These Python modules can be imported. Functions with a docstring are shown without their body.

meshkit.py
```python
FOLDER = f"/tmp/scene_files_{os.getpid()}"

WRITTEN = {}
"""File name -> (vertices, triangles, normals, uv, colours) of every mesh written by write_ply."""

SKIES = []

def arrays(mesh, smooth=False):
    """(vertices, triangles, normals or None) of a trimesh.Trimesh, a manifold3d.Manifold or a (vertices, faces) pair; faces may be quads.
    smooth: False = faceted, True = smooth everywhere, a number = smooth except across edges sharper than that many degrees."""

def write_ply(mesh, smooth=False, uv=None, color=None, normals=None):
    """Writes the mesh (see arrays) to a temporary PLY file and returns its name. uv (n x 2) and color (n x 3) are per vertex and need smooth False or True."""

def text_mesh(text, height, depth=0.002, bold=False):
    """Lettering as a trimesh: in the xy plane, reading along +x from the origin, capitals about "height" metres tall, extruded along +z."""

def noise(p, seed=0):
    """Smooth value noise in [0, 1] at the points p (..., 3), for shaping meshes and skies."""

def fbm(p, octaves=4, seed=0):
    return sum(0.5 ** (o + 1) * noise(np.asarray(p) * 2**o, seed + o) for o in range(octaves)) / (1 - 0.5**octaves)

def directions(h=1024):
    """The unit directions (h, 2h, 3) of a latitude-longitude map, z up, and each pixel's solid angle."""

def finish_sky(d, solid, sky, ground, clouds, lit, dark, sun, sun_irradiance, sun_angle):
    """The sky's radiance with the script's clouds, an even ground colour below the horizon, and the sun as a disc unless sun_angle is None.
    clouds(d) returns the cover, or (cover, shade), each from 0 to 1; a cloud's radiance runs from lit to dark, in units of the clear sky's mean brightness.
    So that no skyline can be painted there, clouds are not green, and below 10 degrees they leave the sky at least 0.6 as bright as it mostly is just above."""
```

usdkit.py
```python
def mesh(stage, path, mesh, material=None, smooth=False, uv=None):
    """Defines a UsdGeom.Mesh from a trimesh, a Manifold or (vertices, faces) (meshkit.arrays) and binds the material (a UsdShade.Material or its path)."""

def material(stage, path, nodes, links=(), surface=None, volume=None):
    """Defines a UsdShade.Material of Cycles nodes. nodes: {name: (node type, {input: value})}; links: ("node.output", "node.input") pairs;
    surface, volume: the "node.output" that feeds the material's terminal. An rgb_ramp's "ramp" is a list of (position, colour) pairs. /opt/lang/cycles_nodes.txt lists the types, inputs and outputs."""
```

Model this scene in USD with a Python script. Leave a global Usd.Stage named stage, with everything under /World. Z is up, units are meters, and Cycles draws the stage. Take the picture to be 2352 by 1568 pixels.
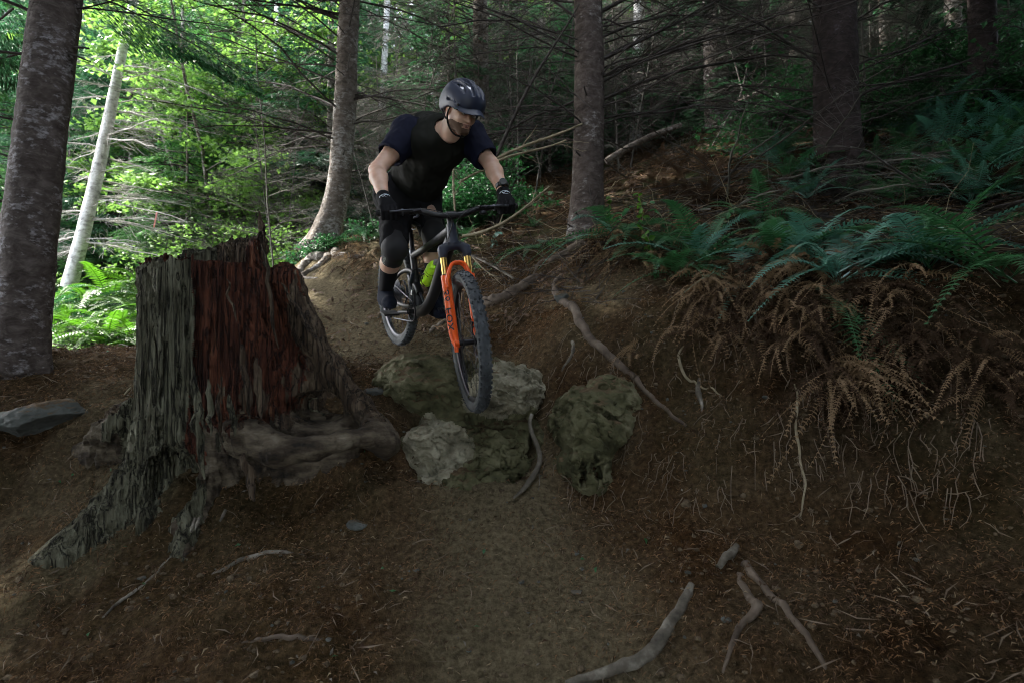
import math, random, numpy as np, trimesh, usdkit, meshkit
from pxr import Usd, UsdGeom, UsdLux, UsdShade, Sdf, Gf, Vt
from scipy.interpolate import RBFInterpolator, RegularGridInterpolator, CubicSpline
from scipy.spatial import ConvexHull

stage = Usd.Stage.CreateInMemory()
UsdGeom.SetStageUpAxis(stage, UsdGeom.Tokens.z)
UsdGeom.SetStageMetersPerUnit(stage, 1.0)
stage.SetDefaultPrim(UsdGeom.Xform.Define(stage, '/World').GetPrim())
UsdGeom.Scope.Define(stage, '/World/Looks')

# ------------------------------------------------------------------ camera, sky, sun
CAM = np.array([0.0, 0.0, 1.2])
cam = UsdGeom.Camera.Define(stage, '/World/camera')
cam.CreateHorizontalApertureAttr(36.0)
cam.CreateFocalLengthAttr(20.0)
cam.CreateFStopAttr(2.4)
cam.CreateFocusDistanceAttr(3.15)
cam.CreateExposureAttr(3.4)
cam.CreateClippingRangeAttr(Gf.Vec2f(0.05, 2000))
cam.AddTranslateOp().Set(Gf.Vec3d(*CAM))
cam.AddRotateXOp().Set(90.0)

SUN = np.array([-0.62, 0.30, 0.74]); SUN /= np.linalg.norm(SUN)
sky_m = usdkit.material(stage, '/World/Looks/sky_look', {
    's': ('sky_texture', {'sky_type': 'single_scattering', 'sun_disc': False, 'sun_elevation': float(math.asin(SUN[2])),
                          'sun_rotation': float(math.atan2(SUN[0], SUN[1])), 'aerosol_density': 3.0}),
    'w': ('mix_color', {'fac': 0.45, 'b': (9.0, 9.3, 9.8), 'use_clamp': False}),
    'b': ('background_shader', {'strength': 0.12})},
    [('s.color', 'w.a'), ('w.result', 'b.color')], surface='b.background')
dome = UsdLux.DomeLight.Define(stage, '/World/sky')
UsdShade.MaterialBindingAPI.Apply(dome.GetPrim()).Bind(sky_m)
dome.GetPrim().SetCustomDataByKey('kind', 'structure')
sun = UsdLux.DistantLight.Define(stage, '/World/sun')
sun.CreateNormalizeAttr(True); sun.CreateIntensityAttr(0.55); sun.CreateAngleAttr(0.8)
sun.CreateColorAttr(Gf.Vec3f(1.0, 0.95, 0.87))
def _aim(d):
    z = np.asarray(d, float); x = np.cross([0, 0, 1.0], z); x /= np.linalg.norm(x); y = np.cross(z, x)
    return Gf.Matrix4d(*x, 0, *y, 0, *z, 0, 0, 0, 0, 1)
sun.AddTransformOp().Set(_aim(SUN))

# ------------------------------------------------------------------ helpers
F = 1306.7
def P(u, v, d):
    return np.array([(u - 1176) / F * d, d, CAM[2] + (784 - v) / F * d])
def PP(*a):
    return np.array([P(*x) for x in a])
fbm, noise = meshkit.fbm, meshkit.noise
def nrm(a):
    a = np.asarray(a, float); return a / np.maximum(np.linalg.norm(a, axis=-1, keepdims=True), 1e-12)

used, locs, mats, COPIES = {}, {}, {}, []
def numbered(path):
    n = used.get(path, 0); used[path] = n + 1
    return path if n == 0 else f'{path}_{n:03d}'
def tag(p, label=None, cat=None, group=None, kind=None):
    p = p.GetPrim() if hasattr(p, 'GetPrim') else p
    for k, x in (('label', label), ('category', cat), ('group', group), ('kind', kind)):
        if x: p.SetCustomDataByKey(k, x)
    return p
def thing(name, label, cat, loc=(0, 0, 0), group=None, kind=None):
    path = numbered('/World/' + name)
    x = UsdGeom.Xform.Define(stage, path); x.AddTranslateOp().Set(Gf.Vec3d(*map(float, loc)))
    locs[path] = np.asarray(loc, float)
    return tag(x, label, cat, group, kind)
def proto(name):
    path = '/World/' + name
    p = stage.CreateClassPrim(path); p.SetTypeName('Xform'); locs[path] = np.zeros(3)
    return p
def arr(m):
    if hasattr(m, 'to_mesh'):
        q = m.to_mesh(); return np.array(q.vert_properties[:, :3], float), np.array(q.tri_verts, int)
    if isinstance(m, trimesh.Trimesh): return np.array(m.vertices), np.array(m.faces)
    return np.asarray(m[0], float), np.asarray(m[1], int)
def obj(name, mesh, m, parent=None, smooth=True, label=None, kind=None):
    v, f = arr(mesh)
    pp = parent.GetPath().pathString if parent is not None else '/World'
    off = locs.get(pp, np.zeros(3))
    path = numbered(f'{pp}/{name}')
    g = usdkit.mesh(stage, path, (v - off, f), mats[m], smooth=smooth)
    locs[path] = off
    return tag(g, label=label, kind=kind)
def one(name, mesh, m, label, cat, group=None, kind=None, smooth=True):
    p = obj(name, mesh, m, None, smooth); return tag(p, label, cat, group, kind)
def group_part(name, parent):
    path = numbered(parent.GetPath().pathString + '/' + name)
    x = UsdGeom.Xform.Define(stage, path); locs[path] = locs[parent.GetPath().pathString]
    return x.GetPrim()
def copy(pr, name, loc, rz, s, label, cat, group=None, tilt=(0, 0)):
    path = numbered('/World/' + name)
    x = UsdGeom.Xform.Define(stage, path)
    x.AddTranslateOp().Set(Gf.Vec3d(*map(float, loc)))
    x.AddRotateXYZOp().Set(Gf.Vec3f(tilt[0], tilt[1], math.degrees(rz))); x.AddScaleOp().Set(Gf.Vec3f(s, s, s))
    x.GetPrim().GetReferences().AddInternalReference(pr.GetPath()); x.GetPrim().SetInstanceable(True)
    COPIES.append((x.GetPrim(), label, group, float(loc[0]), float(loc[1])))
    return tag(x, label, cat, group)
def cat(*ms):
    vs, fs, n = [], [], 0
    for m in ms:
        v, f = arr(m)
        if f.shape[1] == 4: f = np.vstack([f[:, [0, 1, 2]], f[:, [0, 2, 3]]])
        vs.append(v); fs.append(f + n); n += len(v)
    return np.vstack(vs), np.vstack(fs)
def spline(pts, n):
    pts = np.asarray(pts, float)
    t = np.r_[0, np.cumsum(np.linalg.norm(np.diff(pts[:, :3], axis=0), axis=1))]
    return CubicSpline(t, pts)(np.linspace(0, t[-1], n))
def frames(p):
    t = nrm(np.gradient(p, axis=0)); u = np.cross(t[0], [0, 0, 1.0])
    if np.linalg.norm(u) < 1e-3: u = np.cross(t[0], [1.0, 0, 0])
    us = []
    for k in range(len(p)):
        u = u - t[k] * (u @ t[k]); u = u / np.linalg.norm(u); us.append(u)
    us = np.array(us); return t, us, np.cross(t, us)
def tube(p, r, n=8, caps=True, rough=0.0, fr=8.0, seed=0, squash=None):
    p = np.asarray(p, float); m = len(p)
    r = np.interp(np.linspace(0, 1, m), np.linspace(0, 1, len(np.atleast_1d(r))), np.atleast_1d(r))
    t, u, w = frames(p)
    a = np.linspace(0, 2 * np.pi, n, endpoint=False)
    ca, sa = np.cos(a), np.sin(a) * (squash or 1.0)
    v = p[:, None] + r[:, None, None] * (ca[None, :, None] * u[:, None] + sa[None, :, None] * w[:, None])
    if rough:
        k = fbm(v * fr, 3, seed) - 0.5
        v = p[:, None] + (v - p[:, None]) * (1 + 2 * rough * k[..., None])
    v = v.reshape(-1, 3)
    i = np.arange(m - 1)[:, None] * n; j = np.arange(n)[None]; k = (j + 1) % n
    A, B, C, D = i + j, i + k, i + n + k, i + n + j
    f = np.vstack([np.stack([A, C, B], -1).reshape(-1, 3), np.stack([A, D, C], -1).reshape(-1, 3)])
    if caps:
        v = np.vstack([v, p[:1], p[-1:]]); q = np.arange(n); q1 = (q + 1) % n
        f = np.vstack([f, np.stack([np.full(n, m * n), q, q1], 1), np.stack([np.full(n, m * n + 1), (m - 1) * n + q1, (m - 1) * n + q], 1)])
    return v, f[:, ::-1] if False else f
def box(c, s, R=None):
    b = trimesh.creation.box(s); v = np.array(b.vertices)
    if R is not None: v = v @ np.asarray(R).T
    return v + np.asarray(c), np.array(b.faces)
def rod(a, b, r, n=10, r2=None):
    return tube(np.array([a, b], float), [r, r if r2 is None else r2], n)
def ball(c, r, sub=2):
    s = trimesh.creation.icosphere(sub, 1.0); return np.array(s.vertices) * r + np.asarray(c), np.array(s.faces)
def rot(axis, a):
    return trimesh.transformations.rotation_matrix(a, axis)[:3, :3]

# signed-distance modelling: round cones and ellipsoids smoothly joined, then meshed
class Field:
    def __init__(s, lo, hi, h):
        s.lo, s.h = np.asarray(lo, float), h
        s.n = np.ceil((np.asarray(hi) - s.lo) / h).astype(int) + 1
        s.g = np.full(s.n, 0.25, np.float32)
    def _sub(s, lo, hi):
        a = np.clip(np.floor((lo - s.lo) / s.h).astype(int), 0, s.n); b = np.clip(np.ceil((hi - s.lo) / s.h).astype(int) + 1, 0, s.n)
        if (b <= a).any(): return None, None
        sl = tuple(slice(x, y) for x, y in zip(a, b))
        ax = [s.lo[k] + s.h * np.arange(a[k], b[k]) for k in range(3)]
        return sl, np.stack(np.meshgrid(*ax, indexing='ij'), -1)
    def _mix(s, sl, d, k, cut):
        g = s.g[sl]
        if cut:
            x = -d; q = np.clip(0.5 - 0.5 * (g - x) / k, 0, 1); s.g[sl] = g * (1 - q) + x * q + k * q * (1 - q)
        else:
            q = np.clip(0.5 + 0.5 * (d - g) / k, 0, 1); s.g[sl] = d * (1 - q) + g * q - k * q * (1 - q)
    def cone(s, a, b, ra, rb=None, k=0.03, cut=False):
        a, b = np.asarray(a, float), np.asarray(b, float); rb = ra if rb is None else rb
        m = max(ra, rb) + 4 * k + 0.02
        sl, p = s._sub(np.minimum(a, b) - m, np.maximum(a, b) + m)
        if sl is None: return s
        ab = b - a; t = np.clip(((p - a) @ ab) / max(ab @ ab, 1e-12), 0, 1)
        d = np.linalg.norm(p - a - t[..., None] * ab, axis=-1) - (ra + t * (rb - ra))
        s._mix(sl, d, k, cut); return s
    def chain(s, pts, rs, k=0.03, cut=False):
        for i in range(len(pts) - 1): s.cone(pts[i], pts[i + 1], rs[i], rs[i + 1], k, cut)
        return s
    def ell(s, c, r, R=np.eye(3), k=0.02, cut=False):
        r = np.asarray(r, float); m = r.max() + 4 * k + 0.02
        sl, p = s._sub(c - m, c + m)
        if sl is None: return s
        q = (p - c) @ np.asarray(R)           # columns of R = local axes
        n0 = np.linalg.norm(q / r, axis=-1); n1 = np.linalg.norm(q / r ** 2, axis=-1)
        s._mix(sl, n0 * (n0 - 1) / np.maximum(n1, 1e-9), k, cut); return s
    def plane(s, p0, n, k=0.004):              # keeps the side n points away from
        p = s.points(); d = (p - np.asarray(p0)) @ nrm(n)
        s.g = np.maximum(s.g, d); return s
    def points(s):
        ax = [s.lo[k] + s.h * np.arange(s.n[k]) for k in range(3)]
        return np.stack(np.meshgrid(*ax, indexing='ij'), -1)
    def mesh(s):
        g = s.g; n = np.array(g.shape); i = g < 0
        c = np.zeros(n - 1, int)
        for d in np.ndindex(2, 2, 2): c += i[d[0]:n[0] - 1 + d[0], d[1]:n[1] - 1 + d[1], d[2]:n[2] - 1 + d[2]]
        act = np.argwhere((c > 0) & (c < 8)); idx = np.full(n - 1, -1); idx[tuple(act.T)] = np.arange(len(act))
        acc, cnt = np.zeros((len(act), 3)), np.zeros(len(act))
        cor = list(np.ndindex(2, 2, 2))
        for a in cor:
            for ax in range(3):
                if a[ax]: continue
                b = list(a); b[ax] = 1
                ga, gb = g[tuple((act + a).T)], g[tuple((act + b).T)]
                x = (ga < 0) != (gb < 0); t = np.where(x, ga / np.where(x, ga - gb, 1), 0)
                pt = np.array(a, float) + np.eye(3)[ax] * t[:, None]
                acc[x] += pt[x]; cnt[x] += 1
        v = s.lo + s.h * (act + acc / cnt[:, None])
        fs = []
        for ax in range(3):
            o1, o2 = [(1, 2), (2, 0), (0, 1)][ax]
            lo_ = [slice(0, None)] * 3; hi_ = [slice(0, None)] * 3
            lo_[ax] = slice(0, n[ax] - 1); hi_[ax] = slice(1, n[ax])
            ch = i[tuple(lo_)] != i[tuple(hi_)]
            e = np.argwhere(ch); e = e[(e[:, o1] > 0) & (e[:, o2] > 0) & (e[:, o1] < n[o1] - 1) & (e[:, o2] < n[o2] - 1)]
            d1, d2 = np.eye(3, dtype=int)[o1], np.eye(3, dtype=int)[o2]
            q = np.stack([idx[tuple((e - d1 - d2).T)], idx[tuple((e - d2).T)], idx[tuple(e.T)], idx[tuple((e - d1).T)]], 1)
            inside = i[tuple(e.T)]; q[~inside] = q[~inside][:, ::-1]; fs.append(q)
        q = np.vstack(fs)
        return v, np.vstack([q[:, [0, 1, 2]], q[:, [0, 2, 3]]])
def relax(m, it=3):
    from scipy.sparse import coo_matrix
    v, f = arr(m); v = v.copy(); e = np.vstack([f[:, [0, 1]], f[:, [1, 2]], f[:, [2, 0]]]); e = np.vstack([e, e[:, ::-1]])
    A = coo_matrix((np.ones(len(e)), (e[:, 0], e[:, 1])), shape=(len(v), len(v))).tocsr(); A.data[:] = 1; dg = np.maximum(np.asarray(A.sum(1)).ravel(), 1)[:, None]
    for k in range(it * 2):
        v = v + (0.5 if k % 2 == 0 else -0.52) * (A @ v / dg - v) * (dg > 2)
    return v, f
def vnorm(v, f):
    n = np.zeros_like(v); c = np.cross(v[f[:, 1]] - v[f[:, 0]], v[f[:, 2]] - v[f[:, 0]])
    for k in range(3): np.add.at(n, f[:, k], c)
    return nrm(n)

# ------------------------------------------------------------------ materials
def M(name, nodes, links, surface='p.BSDF'):
    mats[name] = usdkit.material(stage, '/World/Looks/' + name, nodes, links, surface=surface); return name
def plain(name, col, rough=0.5, metal=0.0, **kw):
    M(name, {'p': ('principled_bsdf', dict(base_color=col, roughness=rough, metallic=metal, **kw))}, [])
def noisy(name, ramp, scale=6.0, detail=6, stretch=(1, 1, 1), rough=0.8, bump=0.4, bscale=None, dist=0.01, space='world', distortion=0.0, spec=0.3):
    src = {'world': ('geometry', {}), 'object': ('texture_coordinate', {})}[space]
    out = 'g.position' if space == 'world' else 'g.object'
    M(name, {'g': src, 'm': ('mapping', {'scale': stretch}), 'n': ('noise_texture', {'scale': scale, 'detail': detail, 'roughness': 0.62, 'distortion': distortion}),
             'r': ('rgb_ramp', {'ramp': ramp}), 'b': ('noise_texture', {'scale': bscale or scale * 4, 'detail': 8, 'roughness': 0.65}),
             'u': ('bump', {'strength': bump, 'distance': dist}), 'p': ('principled_bsdf', {'roughness': rough, 'specular_ior_level': spec})},
      [(out, 'm.vector'), ('m.vector', 'n.vector'), ('n.fac', 'r.fac'), ('r.color', 'p.base_color'), ('m.vector', 'b.vector'), ('b.fac', 'u.height'), ('u.normal', 'p.normal')])
def leaf(name, c0, c1, trans=0.4, rough=0.5, tcol=None, spec=0.4, dark=0.0):
    t = tcol or tuple(min(1, x * 1.5) for x in c1)
    M(name, {'g': ('geometry', {}), 'r': ('rgb_ramp', {'ramp': [(0, c0), (0.75, c1), (1, tuple(min(1, x * 1.35) for x in c1))]}),
             'p': ('principled_bsdf', {'roughness': rough, 'specular_ior_level': spec}), 't': ('translucent_bsdf', {'color': t}), 'x': ('mix_closure', {'fac': trans})} if False else
            {'g': ('geometry', {}), 'r': ('rgb_ramp', {'ramp': [(0, c0), (0.75, c1), (1, tuple(min(1, x * 1.35) for x in c1))]}),
             'p': ('principled_bsdf', {'roughness': rough, 'specular_ior_level': spec}), 'h': ('hsv', {'saturation': 1.1, 'value': 1.5}),
             't': ('translucent_bsdf', {}), 'x': ('mix_closure', {'fac': trans})},
      [('g.random_per_island', 'r.fac'), ('r.color', 'p.base_color'), ('r.color', 'h.color'), ('h.color', 't.color'), ('p.BSDF', 'x.closure1'), ('t.BSDF', 'x.closure2')], 'x.closure')
# soil: moist brown needle litter with shade painted in by a mask, grey-olive packed dust where the trail runs (mask in the mesh), moss on top of it
M('soil', {'g': ('geometry', {}), 'n': ('noise_texture', {'scale': 2.3, 'detail': 5, 'roughness': 0.6}), 'n2': ('noise_texture', {'scale': 38, 'detail': 6, 'roughness': 0.72}),
           'n3': ('noise_texture', {'scale': 190, 'detail': 3, 'roughness': 0.6}),
           'r': ('rgb_ramp', {'ramp': [(0.28, (0.012, 0.007, 0.004)), (0.48, (0.046, 0.025, 0.011)), (0.62, (0.088, 0.050, 0.022)), (0.8, (0.15, 0.095, 0.046))]}),
           'rd': ('rgb_ramp', {'ramp': [(0.28, (0.036, 0.028, 0.016)), (0.5, (0.110, 0.090, 0.054)), (0.75, (0.20, 0.17, 0.108))]}),
           'a': ('attribute', {'attribute': 'dust'}), 'ma': ('math', {'math_type': 'multiply_add', 'value2': 1.3, 'value3': -0.45}), 'ad': ('math', {'math_type': 'add', 'use_clamp': True}),
           'mx': ('mix_color', {}), 'ap': ('attribute', {'attribute': 'damp_shade'}), 'md': ('mix_color', {'blend_type': 'multiply', 'b': (0.36, 0.31, 0.27)}), 'am': ('attribute', {'attribute': 'moss'}), 'mm': ('mix_color', {'b': (0.035, 0.045, 0.018)}),  # the multiply darkens litter for humus and for painted shade
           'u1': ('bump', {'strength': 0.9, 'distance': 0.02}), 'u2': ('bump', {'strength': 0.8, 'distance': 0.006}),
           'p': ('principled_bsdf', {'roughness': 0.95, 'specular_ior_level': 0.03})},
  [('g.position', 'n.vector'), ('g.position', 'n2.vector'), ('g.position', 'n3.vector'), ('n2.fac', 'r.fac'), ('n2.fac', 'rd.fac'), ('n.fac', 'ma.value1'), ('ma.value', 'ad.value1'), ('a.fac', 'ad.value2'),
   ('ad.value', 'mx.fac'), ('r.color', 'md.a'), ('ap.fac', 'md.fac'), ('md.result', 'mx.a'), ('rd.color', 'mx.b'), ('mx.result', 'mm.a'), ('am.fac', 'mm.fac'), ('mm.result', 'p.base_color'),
   ('n2.fac', 'u1.height'), ('u1.normal', 'u2.normal'), ('n3.fac', 'u2.height'), ('u2.normal', 'p.normal')])
noisy('needle_a', [(0.3, (0.095, 0.052, 0.023)), (0.7, (0.22, 0.13, 0.062))], 20, rough=0.8, bump=0)
noisy('needle_b', [(0.3, (0.030, 0.016, 0.008)), (0.7, (0.08, 0.044, 0.020))], 20, rough=0.8, bump=0)
noisy('needle_c', [(0.3, (0.19, 0.14, 0.08)), (0.7, (0.30, 0.24, 0.15))], 20, rough=0.8, bump=0)
def stone_look(name, ramp, scale, dirt, bs=24, bd=0.02):
    M(name, {'g': ('geometry', {}), 'n': ('noise_texture', {'scale': scale, 'detail': 9, 'roughness': 0.66}), 'r': ('rgb_ramp', {'ramp': ramp}), 'b': ('noise_texture', {'scale': bs, 'detail': 9, 'roughness': 0.68}), 'n2': ('noise_texture', {'scale': 40, 'detail': 5, 'roughness': 0.7}),
             'rd': ('rgb_ramp', {'ramp': [(0.3, (0.045, 0.026, 0.013)), (0.55, (0.10, 0.068, 0.036)), (0.75, (0.16, 0.12, 0.07))]}), 's': ('separate_xyz', {}), 'l': ('noise_texture', {'scale': 5, 'detail': 5, 'roughness': 0.6}),
             'ma': ('math', {'math_type': 'multiply_add', 'value2': 2.2, 'value3': -1.1 - 0.55}), 'a': ('math', {'math_type': 'add'}), 'mr': ('map_range', {'from_min': 0.30 - dirt, 'from_max': 0.62 - dirt, 'clamp': True}), 'mx': ('mix_color', {}),
             'u': ('bump', {'strength': 0.9, 'distance': bd}), 'u2': ('bump', {'strength': 0.5, 'distance': 0.005}), 'p': ('principled_bsdf', {'roughness': 0.88, 'specular_ior_level': 0.2})},
      [('g.position', 'n.vector'), ('g.position', 'b.vector'), ('g.position', 'n2.vector'), ('g.position', 'l.vector'), ('n.fac', 'r.fac'), ('n2.fac', 'rd.fac'), ('g.normal', 's.vector'), ('l.fac', 'ma.value1'), ('ma.value', 'a.value1'), ('s.z', 'a.value2'), ('a.value', 'mr.value'), ('mr.result', 'mx.fac'),
       ('r.color', 'mx.a'), ('rd.color', 'mx.b'), ('mx.result', 'p.base_color'), ('b.fac', 'u.height'), ('n2.fac', 'u2.height'), ('u.normal', 'u2.normal'), ('u2.normal', 'p.normal')])
stone_look('rock_light', [(0.3, (0.07, 0.065, 0.042)), (0.5, (0.22, 0.205, 0.145)), (0.7, (0.38, 0.36, 0.27))], 8, -0.15)
stone_look('rock_moss', [(0.3, (0.028, 0.028, 0.013)), (0.5, (0.085, 0.084, 0.042)), (0.7, (0.175, 0.165, 0.10))], 7, 0.12)
stone_look('rock_grey', [(0.3, (0.04, 0.042, 0.038)), (0.6, (0.10, 0.108, 0.098)), (0.8, (0.17, 0.18, 0.165))], 6, 0.10)
noisy('root_bark', [(0.3, (0.035, 0.025, 0.017)), (0.55, (0.105, 0.08, 0.058)), (0.8, (0.21, 0.175, 0.135))], 9, 7, (1, 1, 1), 0.8, 0.7, 40, 0.008)
noisy('root_pale', [(0.3, (0.030, 0.025, 0.018)), (0.52, (0.11, 0.098, 0.076)), (0.72, (0.27, 0.25, 0.21))], 12, 7, (1, 1, 1), 0.8, 0.6, 50, 0.006)
noisy('rootlet', [(0.3, (0.09, 0.065, 0.045)), (0.7, (0.21, 0.17, 0.12))], 14, 5, rough=0.8, bump=0.2)
# bark: horizontal streaks and scabs, grey lichen patches that get rarer where the streak noise is low
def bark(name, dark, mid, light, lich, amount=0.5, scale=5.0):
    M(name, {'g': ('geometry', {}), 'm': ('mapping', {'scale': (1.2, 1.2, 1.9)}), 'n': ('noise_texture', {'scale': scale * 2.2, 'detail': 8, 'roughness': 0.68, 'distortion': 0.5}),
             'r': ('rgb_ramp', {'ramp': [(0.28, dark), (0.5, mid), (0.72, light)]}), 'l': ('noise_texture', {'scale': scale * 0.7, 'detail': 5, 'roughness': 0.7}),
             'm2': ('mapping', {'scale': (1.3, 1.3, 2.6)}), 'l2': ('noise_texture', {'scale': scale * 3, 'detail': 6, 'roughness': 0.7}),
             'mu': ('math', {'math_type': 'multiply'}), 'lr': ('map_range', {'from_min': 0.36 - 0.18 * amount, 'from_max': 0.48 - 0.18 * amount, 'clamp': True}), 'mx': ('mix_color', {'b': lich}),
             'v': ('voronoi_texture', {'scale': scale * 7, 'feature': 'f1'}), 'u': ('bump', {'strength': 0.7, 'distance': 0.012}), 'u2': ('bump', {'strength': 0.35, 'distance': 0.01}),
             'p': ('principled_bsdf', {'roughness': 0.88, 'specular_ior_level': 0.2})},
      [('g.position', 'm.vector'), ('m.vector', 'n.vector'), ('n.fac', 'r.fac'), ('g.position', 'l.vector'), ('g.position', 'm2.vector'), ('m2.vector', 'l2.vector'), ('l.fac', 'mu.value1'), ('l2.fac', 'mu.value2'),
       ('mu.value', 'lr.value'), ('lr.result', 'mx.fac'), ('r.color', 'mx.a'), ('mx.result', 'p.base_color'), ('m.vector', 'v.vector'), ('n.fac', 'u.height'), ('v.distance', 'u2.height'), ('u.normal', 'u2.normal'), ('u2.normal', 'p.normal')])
bark('bark_dark', (0.022, 0.016, 0.013), (0.068, 0.055, 0.048), (0.13, 0.112, 0.104), (0.30, 0.29, 0.30), 0.45)
bark('bark_brown', (0.020, 0.015, 0.012), (0.055, 0.043, 0.036), (0.105, 0.088, 0.078), (0.22, 0.21, 0.20), 0.32)
bark('bark_grey', (0.035, 0.028, 0.022), (0.11, 0.092, 0.075), (0.20, 0.175, 0.15), (0.36, 0.35, 0.33), 0.62)
bark('bark_white', (0.07, 0.065, 0.06), (0.42, 0.42, 0.42), (0.60, 0.60, 0.60), (0.72, 0.73, 0.74), 0.95, 3.5)
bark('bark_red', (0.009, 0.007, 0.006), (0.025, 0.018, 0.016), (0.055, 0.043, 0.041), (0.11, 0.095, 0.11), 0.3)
noisy('dead_branch', [(0.3, (0.018, 0.015, 0.013)), (0.7, (0.060, 0.052, 0.046))], 9, 4, rough=0.85, bump=0)
noisy('grey_twig', [(0.3, (0.045, 0.043, 0.036)), (0.7, (0.13, 0.126, 0.108))], 5, 4, rough=0.85, bump=0, space='object')
noisy('pale_twig', [(0.3, (0.22, 0.215, 0.20)), (0.7, (0.44, 0.43, 0.40))], 5, 4, rough=0.85, bump=0)
noisy('stick_tan', [(0.3, (0.13, 0.11, 0.07)), (0.7, (0.30, 0.26, 0.17))], 10, 5, rough=0.8, bump=0.2)
# stump
def wood(name, ramp, bump=1.0, scale=8):
    M(name, {'g': ('geometry', {}), 'm': ('mapping', {'scale': (1, 1, 0.10)}), 'n': ('noise_texture', {'scale': scale * 3.0, 'detail': 9, 'roughness': 0.68, 'distortion': 0.4}),
             'l': ('noise_texture', {'scale': 5, 'detail': 6, 'roughness': 0.7}), 'mx': ('mix_float', {'fac': 0.28}), 'r': ('rgb_ramp', {'ramp': ramp}),
             'm3': ('mapping', {'scale': (1, 1, 0.045)}), 'c': ('noise_texture', {'scale': 26, 'detail': 3, 'roughness': 0.55, 'distortion': 0.3}), 'cs': ('math', {'math_type': 'subtract', 'value2': 0.5}), 'ca': ('math', {'math_type': 'absolute'}),
             'cm': ('map_range', {'from_min': 0.004, 'from_max': 0.045, 'to_min': 0.2, 'to_max': 1.0, 'clamp': True}), 'cx': ('mix_color', {'blend_type': 'multiply', 'fac': 1.0}), 'u3': ('bump', {'strength': bump * 0.8, 'distance': 0.02}),
             'n2': ('noise_texture', {'scale': scale * 16, 'detail': 6, 'roughness': 0.72}), 'u': ('bump', {'strength': bump, 'distance': 0.025}), 'u2': ('bump', {'strength': bump * 0.7, 'distance': 0.007}),
             'p': ('principled_bsdf', {'roughness': 0.9, 'specular_ior_level': 0.2})},
      [('g.position', 'm.vector'), ('m.vector', 'n.vector'), ('g.position', 'l.vector'), ('n.fac', 'mx.a'), ('l.fac', 'mx.b'), ('mx.result', 'r.fac'), ('m.vector', 'n2.vector'), ('g.position', 'm3.vector'), ('m3.vector', 'c.vector'), ('c.fac', 'cs.value1'), ('cs.value', 'ca.value1'), ('ca.value', 'cm.value'),
       ('r.color', 'cx.a'), ('cm.result', 'cx.b'), ('cx.result', 'p.base_color'), ('n.fac', 'u.height'), ('n2.fac', 'u2.height'), ('cm.result', 'u3.height'), ('u.normal', 'u3.normal'), ('u3.normal', 'u2.normal'), ('u2.normal', 'p.normal')])
wood('stump_grey', bump=1.5, ramp=[(0.34, (0.016, 0.015, 0.009)), (0.45, (0.075, 0.072, 0.046)), (0.57, (0.17, 0.168, 0.115)), (0.70, (0.33, 0.335, 0.26))])
wood('stump_red', bump=1.4, ramp=[(0.34, (0.010, 0.004, 0.002)), (0.46, (0.052, 0.017, 0.009)), (0.58, (0.115, 0.040, 0.020)), (0.66, (0.16, 0.085, 0.045)), (0.74, (0.22, 0.15, 0.09))])
wood('stump_brown', [(0.34, (0.012, 0.008, 0.005)), (0.47, (0.050, 0.034, 0.021)), (0.60, (0.115, 0.088, 0.058)), (0.72, (0.22, 0.185, 0.13))])
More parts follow.
